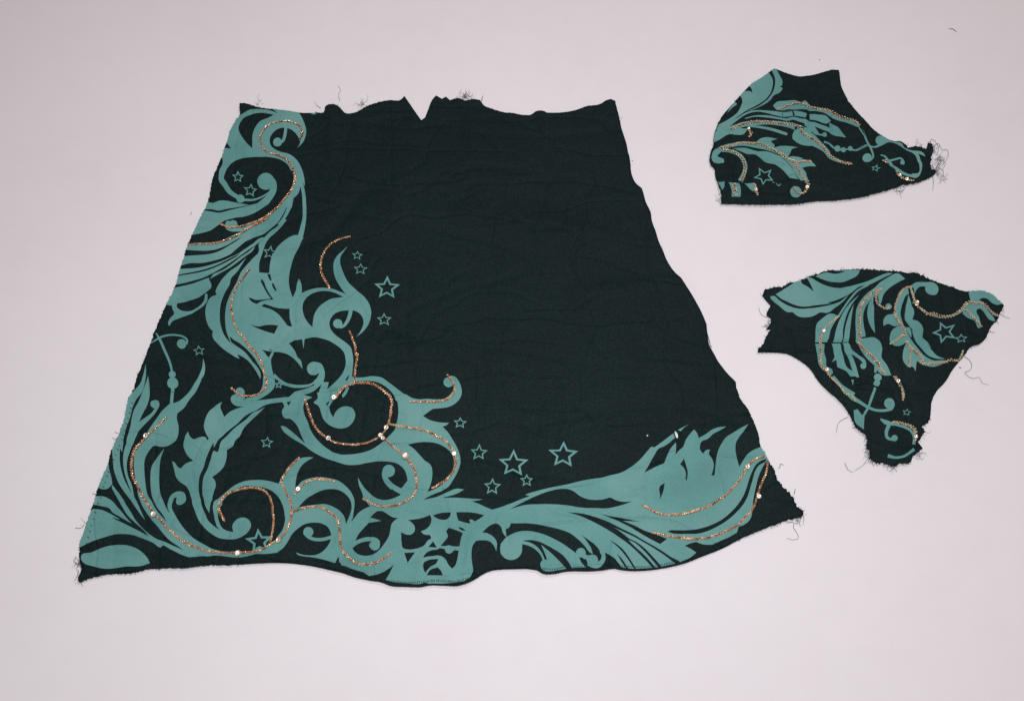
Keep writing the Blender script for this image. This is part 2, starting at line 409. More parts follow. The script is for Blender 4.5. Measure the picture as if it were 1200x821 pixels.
D @790,480 985,528! 930,545 870,590 830,660 790,760 770,830 @790,550 740,270 680,370 600,460 500,540 380,600 240,640 0,652 @700,550 780,652 745,668! 800,685 950,690 @790,550 240,688 340,665 450,615 550,555 650,470 730,380 780,290 810,190 @790,480 830,760 860,660 900,600 970,560!
D @700,480 922,528! 940,590 960,680 950,760! 935,755! 940,690 920,630 880,588!
D @700,550 715,150! 705,220 680,290 665,322! 668,270 655,220 665,185
D @700,600 20,20! 130,45 250,65 350,85 450,105! 350,100 270,95! 400,150 500,200 600,235 740,290! 665,345! 560,290 450,225 350,165 250,112 130,62
D @600,560 585,368! 750,385 900,425 1095,500 @700,600 100,100 200,150 300,200 400,250 500,308 600,365 700,425 790,485 870,525 900,550! 840,560! 780,512 700,452 600,387 500,328 400,272 300,225 200,178 130,150! 100,187! 0,132 @600,560 1000,545 850,465 700,400
D @700,600 100,187! 130,148! 200,182 280,240 330,280 420,325 500,385 580,465 640,530 690,590! 655,592! 600,530 540,460 460,380 390,325 325,298! 400,370 480,440 550,510 620,595! 592,600! 530,530 450,450 380,385 300,320 200,250
D @700,600 120,300! 200,340 280,410 340,490 410,602! 388,602! 330,510 260,420 190,350
D @700,600 205,440! 260,500 330,602! 308,602! 250,520
T @600,600 990,438! 997,500 970,560 920,598 850,592 800,560 830,540! 905,540! 945,510 955,450!
TC @600,600 735,435,52
TC @600,600 857,515,60
TS @600,600 760,470,50 830,495,50
T @500,610 790,250! 850,180 930,135 1020,112 @600,600 180,203 250,215 350,245 450,290 550,345 620,395 680,440 720,495! 740,540 790,590! 640,598! 600,530 540,460 450,400 360,350 280,315 200,300 120,305! 110,340! @500,610 1020,300! 900,420! 790,350!
TC @500,610 903,302,118
T @600,600 100,306! 200,330 270,375 320,440 350,510! 330,530! 310,470 260,410 200,370 110,340!
T @600,600 310,350! 370,400 450,470 520,540 580,605! 500,620 400,635 330,620 305,580 310,530 345,505! 375,512! 345,430
D @700,480 808,262! 828,215! 885,235! 888,262! 850,335! 826,312!
# trunk and web at the bottom
T @500,550 0,320 100,298 230,245 320,210 402,218! 330,260 165,306! 300,305 450,312 600,322! 540,335 485,343! 560,370 640,405 700,430! 900,430! 1100,400! 1100,575! @500,610 1000,28 900,28! 880,75 845,90! 855,180! 820,140 790,60 750,32 700,40 640,80 595,125! 650,135 710,170 750,230 745,325! 720,270 680,225 600,208 530,215! 495,260 480,340 485,440 500,530! 470,600 400,650! 200,672 0,665 @400,610 900,660! 860,675 700,668 560,655 475,635! 520,560 560,470! 500,520 400,570 300,592! 240,550! 150,525 60,490 0,455! -20,440! -20,200! @400,550 50,585! 105,560! 130,530 190,460 250,420 310,395! 240,310! 225,250 190,170 180,90! 230,170 300,250 380,310 470,328 560,310 635,275! 650,200! 712,120! 690,-20! 970,-20! 975,60 960,150 915,265! @500,550 10,245! 60,225 130,190 230,100 300,0! 340,-5! 300,90 240,170 170,230 90,262 0,305 @400,550 880,330!
TS @400,550 455,20,40 480,100,44 530,165,50 590,210,56 660,245,60
D @400,550 385,445! 440,445 500,480 550,510 610,518! 570,545 540,580 525,640 510,710 @400,610 490,200 450,260 410,310 360,350 300,372 230,372 160,345 120,295! 180,250 250,225 330,218! 310,235 300,260 315,295 360,318 400,300 415,260 410,215 380,185 320,175 250,180 200,195 150,215! 190,140 @400,550 230,640 290,570! 350,560 430,550! 370,530 310,515! 340,480
D @400,550 715,540! 850,520 950,485! 965,530 950,590 900,640 850,660! 880,690 950,700! 960,740 @400,610 940,200 880,270 800,300 720,308 660,290 645,230 640,120! 700,148 750,145 785,110 785,60 750,15
D @500,550 65,490! 150,465 260,458! 250,500 210,535 150,535 100,515
D @500,550 318,458! 400,455 500,462 618,488! 560,530 515,557! 480,535 455,540! 470,580! 420,570 340,545! 325,500
D @500,550 335,612! 380,625 418,652! 400,655 360,640
D @500,610 240,75! 300,95 388,130! 365,200 352,272! 280,272 240,262 200,270 150,268! 190,220 228,165 212,110
D @400,610 880,405! 900,365 960,320 1040,300 @500,610 130,298 195,303! 210,340 245,352 280,330 295,312! 343,318! 330,400 300,490 275,515! 240,480 200,410 160,380 100,375 @400,610 1000,378 930,390
D @400,610 880,500! 885,460 930,430 1040,410! 1020,460 950,500 905,560! 885,530
D @500,610 5,585! 40,530 120,503! 150,530 178,588!
D @400,610 675,345! 790,340! 712,452!
D @500,610 20,282! 70,220! 110,287!
DS ^ 450,683.2,1.6 457,685.6,2.6 476.7,687,3.4 495,687,3.6 502,685.6,3 520,685.6,3.6 538,685.6,3.6 547,682.9,2.6 552,680,1.6
DS ^ 632,669,2 635,671.2,2.6 649,672,3 661,669.6,2.4 670,668.8,2.6 687.7,669,3 704,668,2
DS ^ 722,666.3,2 729.6,667.7,2.6 757,668,3 776.7,665.5,3 793,662,2.8 804,659,2
# stars: x y R rot width
OUT ^ 281,122! 281,128 281.5,135 276,144 270.7,154 267,166 264,176 260,188 254,201 249,213 246.8,228 242.4,242 230.7,267 221.5,287 213.9,311 206,337.5 196.5,357 190,371 183,387 175,408 169.5,421.5 160.7,443.4 158,456 151.6,467.4 148.4,481.6 145,496 138.5,511 133.2,524 128.2,542 116,572.6 105,607.7 99.7,622 93.7,642.7 94,655 96,664.7 92,679! 94,682! 107.4,676.7 124,673 156.7,670.7 173,666.8 190,665.6 216,665 245,662 266.7,661.8 300,659.8 322,659 344,660 365.8,662.9 387.7,667.6 400,670.5 416.4,676 433,679.6 447,681.8 457,685.6 476.7,687 495,687 502,685.6 520,685.6 538,685.6 547,682.9 557,678 565.8,672.5 574.5,668.6 587.7,666.8 600,666.4 622,666.6 630.7,668.5 635,671.2 649,672 661,669.6 670,668.8 687.7,669 704,668 720,666 729.6,667.7 757,668 776.7,665.5 793,662 804,659 820,652.6 851,640 860,635 904,615.8 930,607 939,605! 941,601.5 939,597 934.5,594 929,584 921,575 911.5,564 907,552 900.5,540.5 897,533 890.7,523 888.5,511 886,502 @790,480 800,30 780,-10 %780,390 685,660 650,600 600,540 565,450! 560,400! 500,340 440,260 390,180 345,80 335,10 %740,290 640,800 610,700 600,620! 560,530 500,420 440,320 395,250! 340,200 280,110 235,0 %680,180 670,820 620,700 600,620 570,540 565,490 520,380 490,290! 440,240 410,170 400,80 385,0 %600,90 940,700 920,560 880,430 850,300 825,205! 790,190! 755,200! 700,230 600,245 530,270 440,290 370,297! 280,298! 240,283 200,285 150,312 60,312 0,300 %460,90 900,295 800,265 740,240 700,195! 640,190 580,200 530,180 460,190! 430,165 395,180! 350,155! 325,185 262,335! 232,358! 97,162! 70,190! %340,90 870,198 820,195 700,215 600,250 540,290 450,302 400,250 370,230 320,228 285,250 275,300 230,303 200,295! %240,100 890,235! 750,235! 700,225 560,205 480,195 410,180 340,155
ST %240,100 270,745,47,0,8,1
ST %200,200 545,62,48,5,8,1
ST %200,200 645,170,58,8,9,1
ST %200,200 800,665,60,10,9,1
ST @380,270 356,275,60,5,10,0.85
ST @380,270 390,422,78,3,11,0.8
ST @380,270 672,620,142,2,23,0.92
ST @350,330 915,408,86,0,13,0.8
ST @130,370 945,375,66,-8,10,0.9
ST @270,400 520,465,52,5,14,0.9
ST @270,470 395,445,72,5,12,0.95
ST %520,480 133,112,56,3,9,0.85
ST %520,480 283,345,72,3,11,0.92
ST %520,480 557,435,124,2,18,0.9
ST %520,480 390,620,72,3,11,1
ST %520,480 665,572,56,0,9,1
ST %520,480 957,365,124,2,19,0.9
ST @190,590 1045,410,150,-5,28,1
CH %240,100 765,450,26 788,400,26 765,340,26 720,315,22 650,300,18 580,310,18 520,330,20 480,370,22 450,420,22 450,470,22 475,520,22 530,560,22 600,580,22 660,610,24 700,660,26 725,720,26 735,780,22 %200,200 1008,60,22 990,140,22 960,190,26 900,260,26 860,310,26 790,370,28 720,410,26 640,440,24 560,462,22 490,468,22 440,455,24 400,438,26
CH %200,200 790,395,26 640,470,28 540,530,24 450,570,22 380,590,22 280,600,18 150,605,14
CH %170,300 850,115,24 800,180,24 740,260,26 710,340,24 700,420,24 710,500,24 740,590,24 800,670,24 840,730,26 900,790,26 @270,400 310,180,34 345,250,30 360,330,34 385,400,36 390,460,36 350,530,32 280,575,28 200,587,26 130,580,26 80,560,26 40,525,28 15,500,28
CH %320,260 620,130,22 540,150,24 480,180,26 430,230,26 400,290,28 385,360,28 400,440,28 430,490,26 460,540,24
CH @350,330 550,540,30 580,620,34 610,700,36 625,790,34 @350,400 630,140,36 622,250,36 610,330,36 605,440,30
CH @350,400 410,600,34 450,540,40 500,490,36 560,470,36 640,455,36 740,455,36 830,480,36 900,530,36 970,590,40 1005,660,40 990,740,32 985,821,26 @430,480 268,30,26 250,110,24 230,160,30 215,205,28 150,290,28 60,340,22 0,365,22 @350,460 740,545,26 600,560,26 480,550,26 380,530,26 310,490,30 230,430,36 170,350,36 130,250,36 100,160,38 75,80,28
CH @430,480 240,160,30 300,175,26 400,190,34 500,205,30 620,230,36 700,265,36 790,310,36 870,370,30 920,440,36 945,520,40 945,620,36 900,700,32 830,770,30 760,810,32 @500,550 100,190,30 60,205,28
CH @430,480 160,290,34 220,345,28 300,410,30 380,475,30 450,550,34 510,640,36 530,720,30 535,790,30 @400,550 800,60,30 810,140,34 800,230,34 740,310,34 660,360,30 560,390,26 460,395,26 360,380,26 280,340,30 235,320,28
CH @430,400 865,370,26 900,420,26 940,500,34 930,570,36 880,620,34 800,650,34 700,660,28 600,658,22 500,655,22 465,655,22
CH @110,440 790,455,22 740,510,26 670,570,28 580,650,28 510,730,44 460,790,44 @80,520 720,100,44 695,200,44 700,320,44 725,400,40 770,480,34 800,560,40 860,640,34 900,700,30 940,760,30 @80,600 1000,90,30 1075,185,34 @190,590 130,320,36 200,380,36 290,430,40 400,480,36 520,510,34 650,525,28 820,530,26 960,520,28 @300,590 0,515,28 90,485,28 170,430,34 250,390,30 300,340,34 360,230,34 385,160,34 385,100,34 @300,520 385,640,30 350,570,30 310,480,34 280,410,32 310,330,30 370,250,30 430,190,28 470,155,26
CH @300,520 840,400,30 740,385,36 640,380,36 570,400,36 500,450,30 460,490,26 415,540,26
CH @300,520 390,740,30 480,700,34 580,680,36 680,675,34 760,710,34 830,770,36 @300,590 870,160,36 890,240,36 905,330,36 905,420,36 930,500,36 990,570,34 1080,635,34 @400,610 270,468,34 370,450,34 450,410,30 535,345,30
CH @190,590 680,190,30 640,120,40 620,60,36 @190,520 625,640,36 700,540,36 780,510,30 880,485,34 960,475,34 1060,490,34 @300,520 90,500,34 140,550,34 175,620,34 190,700,34 @300,590 190,80,34 200,180,30 190,280,30 175,360,26 160,410,26
CH @700,550 480,385,26 560,430,32 640,470,32 720,490,34 820,490,34 920,475,32 1000,455,32 1090,430,32 @790,550 100,480,32 200,455,32 300,420,32 400,375,32 480,320,34 560,270,32 620,200,32 680,130,32 730,50,32 @790,480 770,610,36 820,570,32 880,525,32 975,505,26
CH @700,550 590,680,36 680,700,34 780,720,36 880,730,34 1000,735,32 @790,550 100,740,32 250,745,32 380,725,32 480,690,32 580,645,34 680,590,34 760,510,34 830,430,32 870,320,32 900,220,32 940,120,30 980,20,30 @790,480 990,570,26
SQ @350,400 385,608,30
SQ @350,460 325,495,28
SQ @350,460 945,385,28
SQ @430,480 150,285,26
SQ @430,480 178,315,24
SQ @430,480 415,498,38,0.08
SQ @430,480 935,475,28
SQ @80,520 932,760,32,0.14
SQ @190,590 825,535,32,0.14
SQ @300,590 253,393,28
SQ @300,520 460,490,28
SQ @110,440 572,650,30
SQ @790,480 770,620,28
SQ @790,550 895,295,26
TH ^ 922,612 930,612 930,618 934,624 935.5,630 929,632 922,630
TH ^ 933,606 937,612 938,617
TH ^ 940,600 942,606 941,615
TH ^ 931,578 932,572 930,580
TH ^ 398,118 397,110 399,106 396,100
TH ^ 376,127 370,122 369,119
TH ^ 88,618 94,618.5 98,616
TH ^ 88,652 93,658 90,665 92,672
TH ^ 108,578 115,579
TH ^ 110,584 114,584
TH ^ 92,668 90,675 87,680
TH ^ 138,507 134,506
TH ^ 135,515 131,512
TH ^ 564,118 566,112 564,120
FZ ^ 546,113,8,34
FZ ^ 541,116,6,14
FZ ^ 424,122,8,16
FZ ^ 304,121,5,7
FZ ^ 92,660,5,16
FZ ^ 95,680,5,12
FZ ^ 101,614,4,6
FZ ^ 936,607,6,12
"""
TOP = """
T @820,70 195,742! 300,692 370,642 420,602 480,562 600,500 700,430 750,370 775,300 775,220 740,160! 700,100! 540,200! 400,370! 430,395 455,430 440,500 400,570 330,630 195,705!
D @820,70 480,340! 500,290! 540,300 562,362! 530,342
T @820,70 290,575! 370,440! 395,480 345,520
T @820,70 765,130! 790,80! 815,120 850,180 880,240 870,288 845,290! 882,312 860,350 790,390 740,450 660,500 560,545 490,562! 600,520 700,450 770,370 800,290 800,210
TS @820,70 180,755,40 300,710,36 400,640,22 500,580,18 620,555,14 700,560,22 800,575,40 900,590,50 1000,580,50 @910,70 60,585,55 180,580,50 310,615,50
T @910,70 350,585! 430,595 530,610 580,660! 540,690 440,670 350,650!
T @910,70 560,680! 620,700 740,821! 700,821 620,770 570,740
TS @820,70 480,640,10 600,610,16 720,610,26 850,630,22 960,640,30 @910,70 150,635,30 250,660,35 310,680,45
T @910,70 300,660! 420,690 550,730 700,821! 640,821 560,780 450,745 400,730! 460,821! 420,821 350,760 290,700
TS @820,70 170,800,60 300,760,60 450,705,50 600,690,46 750,680,40 900,695,50 1000,720,60 1080,760,80 @910,70 200,760,80 330,800,90 @910,155 290,50,80 370,110,70 450,160,60 520,215,50 560,270,42 640,310,34 740,345,22
T @910,155 195,-20! 170,30 170,70 210,110 270,140 330,150 380,155 460,190 520,240! 560,240 450,100 300,-20
T @820,70 780,500! 820,460 900,450 1000,450 1095,470 @910,70 280,460 380,500 480,530 600,570 750,640 870,690 885,740! 750,680 600,625 500,575 380,552 200,545 100,540 @820,70 900,545 820,545!
TS @910,70 880,740,16 930,821,14 @1000,140 90,120,18 130,230,22 190,350,22 200,420,20 170,450,20 150,460,14
TC @1000,140 140,420,46
TS @910,155 500,115,24 550,125,20 610,170,20 700,190,20 760,180,16 850,190,18 960,150,20 @1000,140 20,325,18 140,290,16 210,305,18 280,280,24 330,250,30
TC @910,155 650,178,34
TC @910,155 715,190,28
TC @910,155 790,172,26
TC @1000,140 285,230,52
T @1000,140 290,180! 340,180 400,235 520,265 540,300 600,330 740,360 770,400! 690,370! 730,480 720,560 690,620 650,640 610,620 620,590! 690,580 700,500 680,430 650,380 560,330 500,290 440,260 370,250 300,280
TS @1000,140 285,390,14 330,400,20 360,440,30 400,490,32 450,540,28 520,590,28 590,610,26 660,620,40
TS @1000,140 380,450,24 450,435,20 500,430,20 530,460,24
TC @1000,140 520,470,26
TS @910,155 400,0,20 440,35,20 490,40,20
TC @910,155 510,32,26
TS @910,155 570,10,14 640,35,16 740,50,8
T @820,155 125,250! 140,215 200,170 300,130 420,105 520,108 600,110! 640,80 700,65 830,75! 760,110 795,150 790,180! 850,155 920,150 1045,165! 980,190 965,230 930,280! 980,265 1095,290 @910,155 250,290 370,320 420,375! 330,375 270,390! 310,450 330,530! 250,530! 200,460 150,380 90,310 0,260 @820,155 900,280 780,230 700,200 600,175 480,150 330,165 250,187!
T @820,155 120,275! 140,215! 250,187! 180,270! 250,300! 255,335 200,348 135,320
TS @820,155 230,200,40 330,210,36 410,245,40 465,310,44 485,380,42 470,450,42 430,530,56
T @820,155 305,548! 322,600 335,650 335,705! 428,705! 434,640 428,590 415,548!
T @820,155 470,552! 520,555 575,553! 605,600 612,655! 575,640 530,610
T @820,155 190,545! 260,545! 255,600 235,635!
T @820,155 350,175! 480,170 620,210 700,215 800,250 900,310 980,400 1050,520! 950,490 880,420 800,360 700,330 640,280 600,250 500,240 430,210
TC @910,155 200,650,62
TS @820,70 520,720,14 650,735,26 780,755,30 900,790,30 @820,155 935,25,24
T @820,70 120,821! 165,780! 300,740 400,735! 500,760 480,790 300,805 @820,155 200,90 130,125!
ST @820,155 685,478,118,188,16,0.85
TS @820,155 815,560,9 840,585,10 862,562,9
TS @820,155 770,545,6 800,550,6
ST @1000,140 230,535,52,90,10,0.75
CH @820,70 830,535,24 900,520,24 @910,70 100,510,24 200,490,24 330,505,24 450,540,24 580,560,24 650,600,26 740,640,24 850,680,22 885,720,20
CH @820,70 330,750,34 430,710,30 520,690,26 640,680,26 760,680,26 880,690,26 1000,710,26 1080,760,26 @910,70 260,780,26 @910,155 330,50,26 420,120,26 490,180,26 530,240,26 600,290,26 680,330,24 760,345,24 810,350,22
CH @820,155 210,180,26 330,150,22 440,120,20 550,125,22 660,145,30 740,190,26 850,240,34 920,290,26 990,330,30 1040,400,30 1075,480,26 @910,155 250,450,26 290,520,26 330,560,30 315,610,30 290,660,26 230,670,22 190,630,20 170,595,16
CH @820,155 250,195,26 330,210,26 410,250,28 465,320,30 480,390,30 470,450,30 440,540,26
CH @910,155 130,300,22 200,330,22 280,322,20 370,320,18
CH @1000,140 315,450,28 350,490,28
CH @1000,140 450,570,16 480,620,22 550,660,22 640,675,18
CH @820,155 360,565,40 366,630,40 370,695,40
CH @820,155 575,570,20 595,630,30 615,690,20
CH @820,70 500,750,26 540,790,26 @820,155 550,20,26 520,65,20
SQ @820,155 592,628,24
SQ @820,70 515,755,20
SQ @910,155 318,605,24
SQ @1000,140 478,620,24
SQ @1000,140 553,662,24
OUT ^ 836.4,160 840.8,146.7 847.4,134.7 856,124.8 867,112.7 879,100 894.5,90.3 906.6,82! 921,87 935.2,90.6 949.5,89.5 964.8,85.9 972.5,83.7 982.3,83.7! 985.6,99.6 990,111.6 998.8,125.9 1006,134 1014,142 1023,152 1032.9,159.2 1047,165.8 1055.9,166.3 1065.8,172.9 1072,171.8 1080,172.9 1086,176! 1088,168! 1093,169! 1093,177 1091.5,183.8 1090.5,192 1091.5,199 1096,201! 1095,204.6 1087.7,208.5 1072,215 1059,216.7 1043.8,222 1027,226.6 1008.6,231.7 980,235 948.4,237.2 935,239.4 910,240 874.8,240 845.2,239.2! 844,225 838.6,207.6 837.5,198.8! 832,192.3 832.5,180 836,169
TH ^ 1094,172 1099,168 1104,175 1110,176 1111,184 1107,190 1101,198 1098,204
TH ^ 1090,170 1092,163 1096,166 1100,174 1098,182
TH ^ 1093,205 1094,215 1093,223
TH ^ 1058,218 1060,221 1056,224 1050,223 1052,228
TH ^ 1096,186 1103,189 1099,195 1105,200 1106,206 1111,211
FZ ^ 1092,176,7,34
FZ ^ 1096,200,7,30
FZ ^ 1100,188,10,34
FZ ^ 1105,208,6,12
FZ ^ 1055,222,6,14
FZ ^ 844,232,4,12
FZ ^ 1078,172,6,10
"""
LOW = """
T @880,310 260,325! 400,235 530,150! 600,135! 640,145 700,180 800,230 920,255 1040,240 1095,230 @970,310 230,240 400,190 560,120 640,95 690,100! 560,160 440,220 340,240 230,320 120,370 0,420 @880,310 850,420 700,440 540,455 420,420 320,365
D @880,310 530,165! 600,150! 640,230 668,295! 600,240 540,200
T @880,310 685,125! 800,85 900,98 1000,75 @970,310 100,70 340,60! 320,110 240,160 160,190 60,190 @880,310 950,195 860,190 760,160
T @880,310 200,345! 240,340 330,410 420,455 510,478 620,475 760,455 870,430 960,390 1040,330! 980,400 890,470 820,520 735,515! 650,560 560,570 500,560 440,515! 390,515 300,450 240,400
T @880,310 690,821! 690,700 700,640 760,580 840,530 900,535 935,560! 880,640 850,700 825,800 @880,380 812,188! 685,188!
T @880,380 685,205! 785,205! 780,300 800,370 808,450 860,480 878,520! 850,545! 780,500 730,440 705,320
TS @970,310 110,560,20 160,480,20 230,380,20 310,290,20 430,220,20
T @970,310 65,800 90,680 130,580 190,470 250,400 330,330! 260,420 210,510 180,600 160,700 155,800 @970,380 150,188! 58,188!
T @970,310 165,821! 190,650 230,520 270,430! 250,560 235,700 @970,380 222,185! 165,185!
T @970,380 40,205! 125,205! 160,330 210,470 270,510 290,560! 240,555 200,510 100,460! 90,380! 40,405! 70,350 60,300
T @970,380 150,195! 215,190! 240,260 330,330 400,385 412,430! 390,425 330,370 250,315! 300,450 330,570! 310,570 260,490 220,370 180,290
TC @970,380 376,448,32
T @970,380 250,590! 280,590! 265,655!
T @970,310 300,821! 290,600 300,480 340,400 420,310 500,250 560,190 640,140 740,100 825,155! 740,200 650,260 590,330 570,410! 545,440! 530,310! 440,400 390,480 370,560 380,680 395,760 @970,380 395,140! 295,140!
T @970,310 480,350! 490,450 490,560 500,740! 460,680 420,560 430,440
TC @970,310 648,450,34
T @970,380 295,120! 340,150 500,150 550,190 575,260 570,360 620,430 680,545! 600,550 530,500 500,440! 400,350 330,250 300,190
TS @970,380 510,450,30 505,520,24
TC @970,380 530,570,42
TC @970,380 520,632,34
TS @970,380 500,680,26 450,821,28 @980,460 340,150,26 290,240,24
T @980,460 180,190! 220,180! 280,240 300,220! 290,300 285,400! 200,330
TS @980,460 100,-20,60 170,60,50 250,110,34 330,160,30 420,195,26 510,200,28 580,180,26 605,130,26
TC @980,460 555,125,58
TS @880,380 870,560,40 960,660,36 1095,760,50
TS @980,460 460,290,16 520,330,50 620,350,30 720,375,30 790,420,30 820,480,34 815,560,30
TS @980,460 545,360,40 520,430,34 530,490,30 580,515,26
TC @980,460 605,497,34
TS @980,460 540,680,40 620,700,26 700,690,26 770,650,26 820,610,36
T @970,310 870,250! 920,205 1000,185 1095,190 @1070,320 30,105 150,95 230,120 262,180 240,235 180,240 125,200 120,150! 60,155 20,200 0,260 -20,340! @970,310 905,420! 890,250
T @970,310 850,240! 780,290 730,370 710,450 700,530! 620,550 590,600 590,660! 640,640 700,665 750,660! 680,710 655,800 @970,380 655,180 700,230 760,235 830,200! 800,300 800,380 850,460! 900,460 930,510! 940,400! 990,430 1095,450 @1060,380 150,430 300,460 400,430! 420,400 300,390 200,340 130,270 70,190 30,120 0,60 @970,380 880,150 850,40 @970,310 830,680 790,610 770,540 790,430 830,340 860,320!
T @970,310 855,330! 880,420 910,530 890,600! 960,620 1010,700 1000,770 @970,380 1010,70 1000,150! 1060,200 1095,260 @1060,380 230,210 290,290 340,340 430,375! 330,370 230,330 170,270 110,200 80,130 60,50 @970,310 900,730 850,650 820,600 820,500 835,420
T @1070,320 580,220! 640,180 760,180 850,230 940,340! 880,355 820,330 780,290 720,280 690,300! 740,330 780,400 850,490 860,530! 800,510 750,430 700,390! 670,400 690,480 715,590! 690,600 640,520 560,490 510,450! 540,370! 600,300!
TS @1070,320 0,310,20 80,400,20 200,460,20 320,480,20 450,450,22 540,390,30
ST @1070,320 325,640,135,195,20,0.9
ST @1070,320 500,712,72,140,12,0.7
ST @980,460 745,215,55,80,9,0.75
CH @880,310 930,560,22 860,620,22 790,680,22 750,750,24 @880,380 740,190,26 740,300,26 740,380,26 750,440,26 800,495,26 840,560,20 930,650,20 1040,760,22 @980,460 130,30,24 200,100,20
CH @970,310 570,270,26 520,280,26 460,320,28 390,390,28 340,460,28 330,560,26 325,700,26 330,821,26 @970,380 320,190,28 370,270,28 450,340,28 520,410,28 570,490,28 610,540,24
CH @970,310 540,280,22 510,340,22 520,410,22 570,460,22 640,475,20 650,440,16
CH @970,310 880,245,22 820,260,22 760,320,22 730,400,20 710,480,20 715,560,26 750,620,24 800,700,28 810,780,28 @970,380 800,130,26 720,180,20 650,220,16
CH @970,310 870,250,20 900,350,20 920,420,26 990,490,24 1080,545,24 @1070,320 180,450,30 300,480,28 400,470,26 500,400,28 570,330,30 650,340,30 740,350,26 790,410,22 850,450,22 900,470,16
CH @970,380 830,190,24 880,270,26 950,330,28 1000,390,24 @1060,380 150,410,20 320,430,26 400,420,24 480,390,26 550,400,26 600,330,20 610,280,14
CH @970,380 860,460,24 865,370,22 880,280,22
CH @970,380 710,560,30 740,610,30 780,700,24 790,800,22 @980,460 690,20,22 700,90,14
CH @980,460 590,325,22 680,335,24 760,360,24 820,400,30 830,460,30 820,530,22
CH @1070,320 540,400,28 600,460,28 650,510,22 710,590,18
SQ @970,380 738,612,26
SQ @880,380 800,495,26
SQ @880,310 770,715,22
SQ @1070,320 20,345,24
SQ @970,310 935,420,24
SQ ^ 1070.5,513,2.6
OUT ^ 894,346.2! 896.4,339.6! 909.6,336.3 916,336.8 923.8,332 937,329 945.8,325.3 954.5,322 967.7,317.7 984,316.6 1000,316 1007,315.5 1024.8,316.6 1046.7,318.2 1063,319.9 1072,319.9 1081.8,324.2 1097.4,331 1113.8,337 1132.5,343 1140,341.9 1153.3,342.5 1163,347.4 1170.8,355.6 1174.7,358.9! 1170.8,367 1168.6,373.7 1164,379 1157.7,388 1154.4,396.7! 1146.7,403.3 1136.7,406.8 1130,416 1121.4,426 1114.8,434.8 1108.2,445.8 1096,460 1090.7,472 1089,488.5 1085.2,496.2 1079.7,498.4! 1081.4,507 1077.5,513.7 1074.2,518! 1079.7,525.8! 1075.3,530 1068.8,534.5! 1066.6,542.2! 1055.6,542.2 1044.7,546 1034.8,542.7 1027,542.2 1019.5,536.7 1018.4,528! 1015,525.8! 1014,511.5 1002,499.5 996.4,487.4 991,478.6 983,469.3 967.7,455.6 958.9,445.8 950,432.6 934.8,420.5 923.8,415 907.4,412.9 887.7,412.9! 887.7,409.6! 894.2,403 898.6,393 903,385.5! 897.8,386! 902,380! 903.6,375.7 898.6,368 903,358!
TH ^ 1130,417 1137,423 1139,428 1136,434 1131,436 1135,441 1141,443 1147,442 1152,449 1159,450.5
TH ^ 1018,535 1011,545 1002,551
TH ^ 990,542 995,551 1000,553
TH ^ 994,488 983,495 980,507
TH ^ 903,370 897,371 892,368 889,360
TH ^ 902,383 897,383 896,380
TH ^ 1171,367 1178,371 1184,373
TH ^ 1168,374 1170,380
TH ^ 1160,388 1166,390
TH ^ 1022,541 1024,546
TH ^ 1174,358 1175,354
FZ ^ 1020,538,4,8
FZ ^ 1076,530,5,16
FZ ^ 1018,530,5,18
FZ ^ 1045,545,8,24
FZ ^ 1080,505,5,12
FZ ^ 899,380,4,10
FZ ^ 1172,362,4,10
"""


def parse(text):
    """each line: command, then points; '@x,y' and '%x,y' start a new local origin (two magnifications), '^' means plain pixels; '!' marks a sharp corner"""
    out = []
    for line in text.strip().split("\n"):
        line = line.strip()
        if not line or line[0] == '#':
            continue
        tk = line.split()
        ox = oy = 0.0
        s = 1.0
        pts = []
        for t in tk[1:]:
            if t == '^':
                ox, oy, s = 0.0, 0.0, 1.0
            elif t[0] in '@%':
                ox, oy = map(float, t[1:].split(','))
                s = 9.125 if t[0] == '@' else 6.84375
            else:
                sharp = t.endswith('!')
                v = [float(q) for q in t.rstrip('!').split(',')]
                pts.append((ox + v[0] / s, oy + v[1] / s, sharp, [q / s for q in v[2:]], v[2:]))
        out.append((tk[0], pts))
    return out


def smooth_path(pts, closed, step=1.6):
    n = len(pts)
    res = []
    segs = n if closed else n - 1
    for i in range(segs):
        p1, p2 = pts[i], pts[(i + 1) % n]
        p0 = pts[(i - 1) % n] if (closed or i > 0) else p1
        p3 = pts[(i + 2) % n] if (closed or i + 2 < n) else p2
        a, b = np.array(p1[:2]), np.array(p2[:2])
        L = float(np.linalg.norm(b - a))
        if L < 1e-6:
            continue
        def tangent(pp, pc, pn):
            u, v = np.array(pc[:2]) - np.array(pp[:2]), np.array(pn[:2]) - np.array(pc[:2])
            lu, lv = np.linalg.norm(u), np.linalg.norm(v)
            if lu < 1e-6 or lv < 1e-6:
                return (u + v) / max(lu + lv, 1e-6)
            t = (u / lu * lv + v / lv * lu) / (lu + lv)
            return t
        m1 = (b - a) / L if p1[2] else tangent(p0, p1, p2)
        m2 = (b - a) / L if p2[2] else tangent(p1, p2, p3)
        if p1[2] and p2[2]:
            k = max(1, int(L / 6))
        else:
            k = max(2, int(math.ceil(L / step)))
        w1 = p1[3][0] if p1[3] else 0
        w2 = p2[3][0] if p2[3] else 0
        for q in range(k):
            t = q / k
            h = (2 * t**3 - 3 * t**2 + 1) * a + (t**3 - 2 * t**2 + t) * L * m1 + (-2 * t**3 + 3 * t**2) * b + (t**3 - t**2) * L * m2
            res.append((h[0], h[1], w1 + (w2 - w1) * t))
    if not closed:
        res.append((pts[-1][0], pts[-1][1], pts[-1][3][0] if pts[-1][3] else 0))
    return res


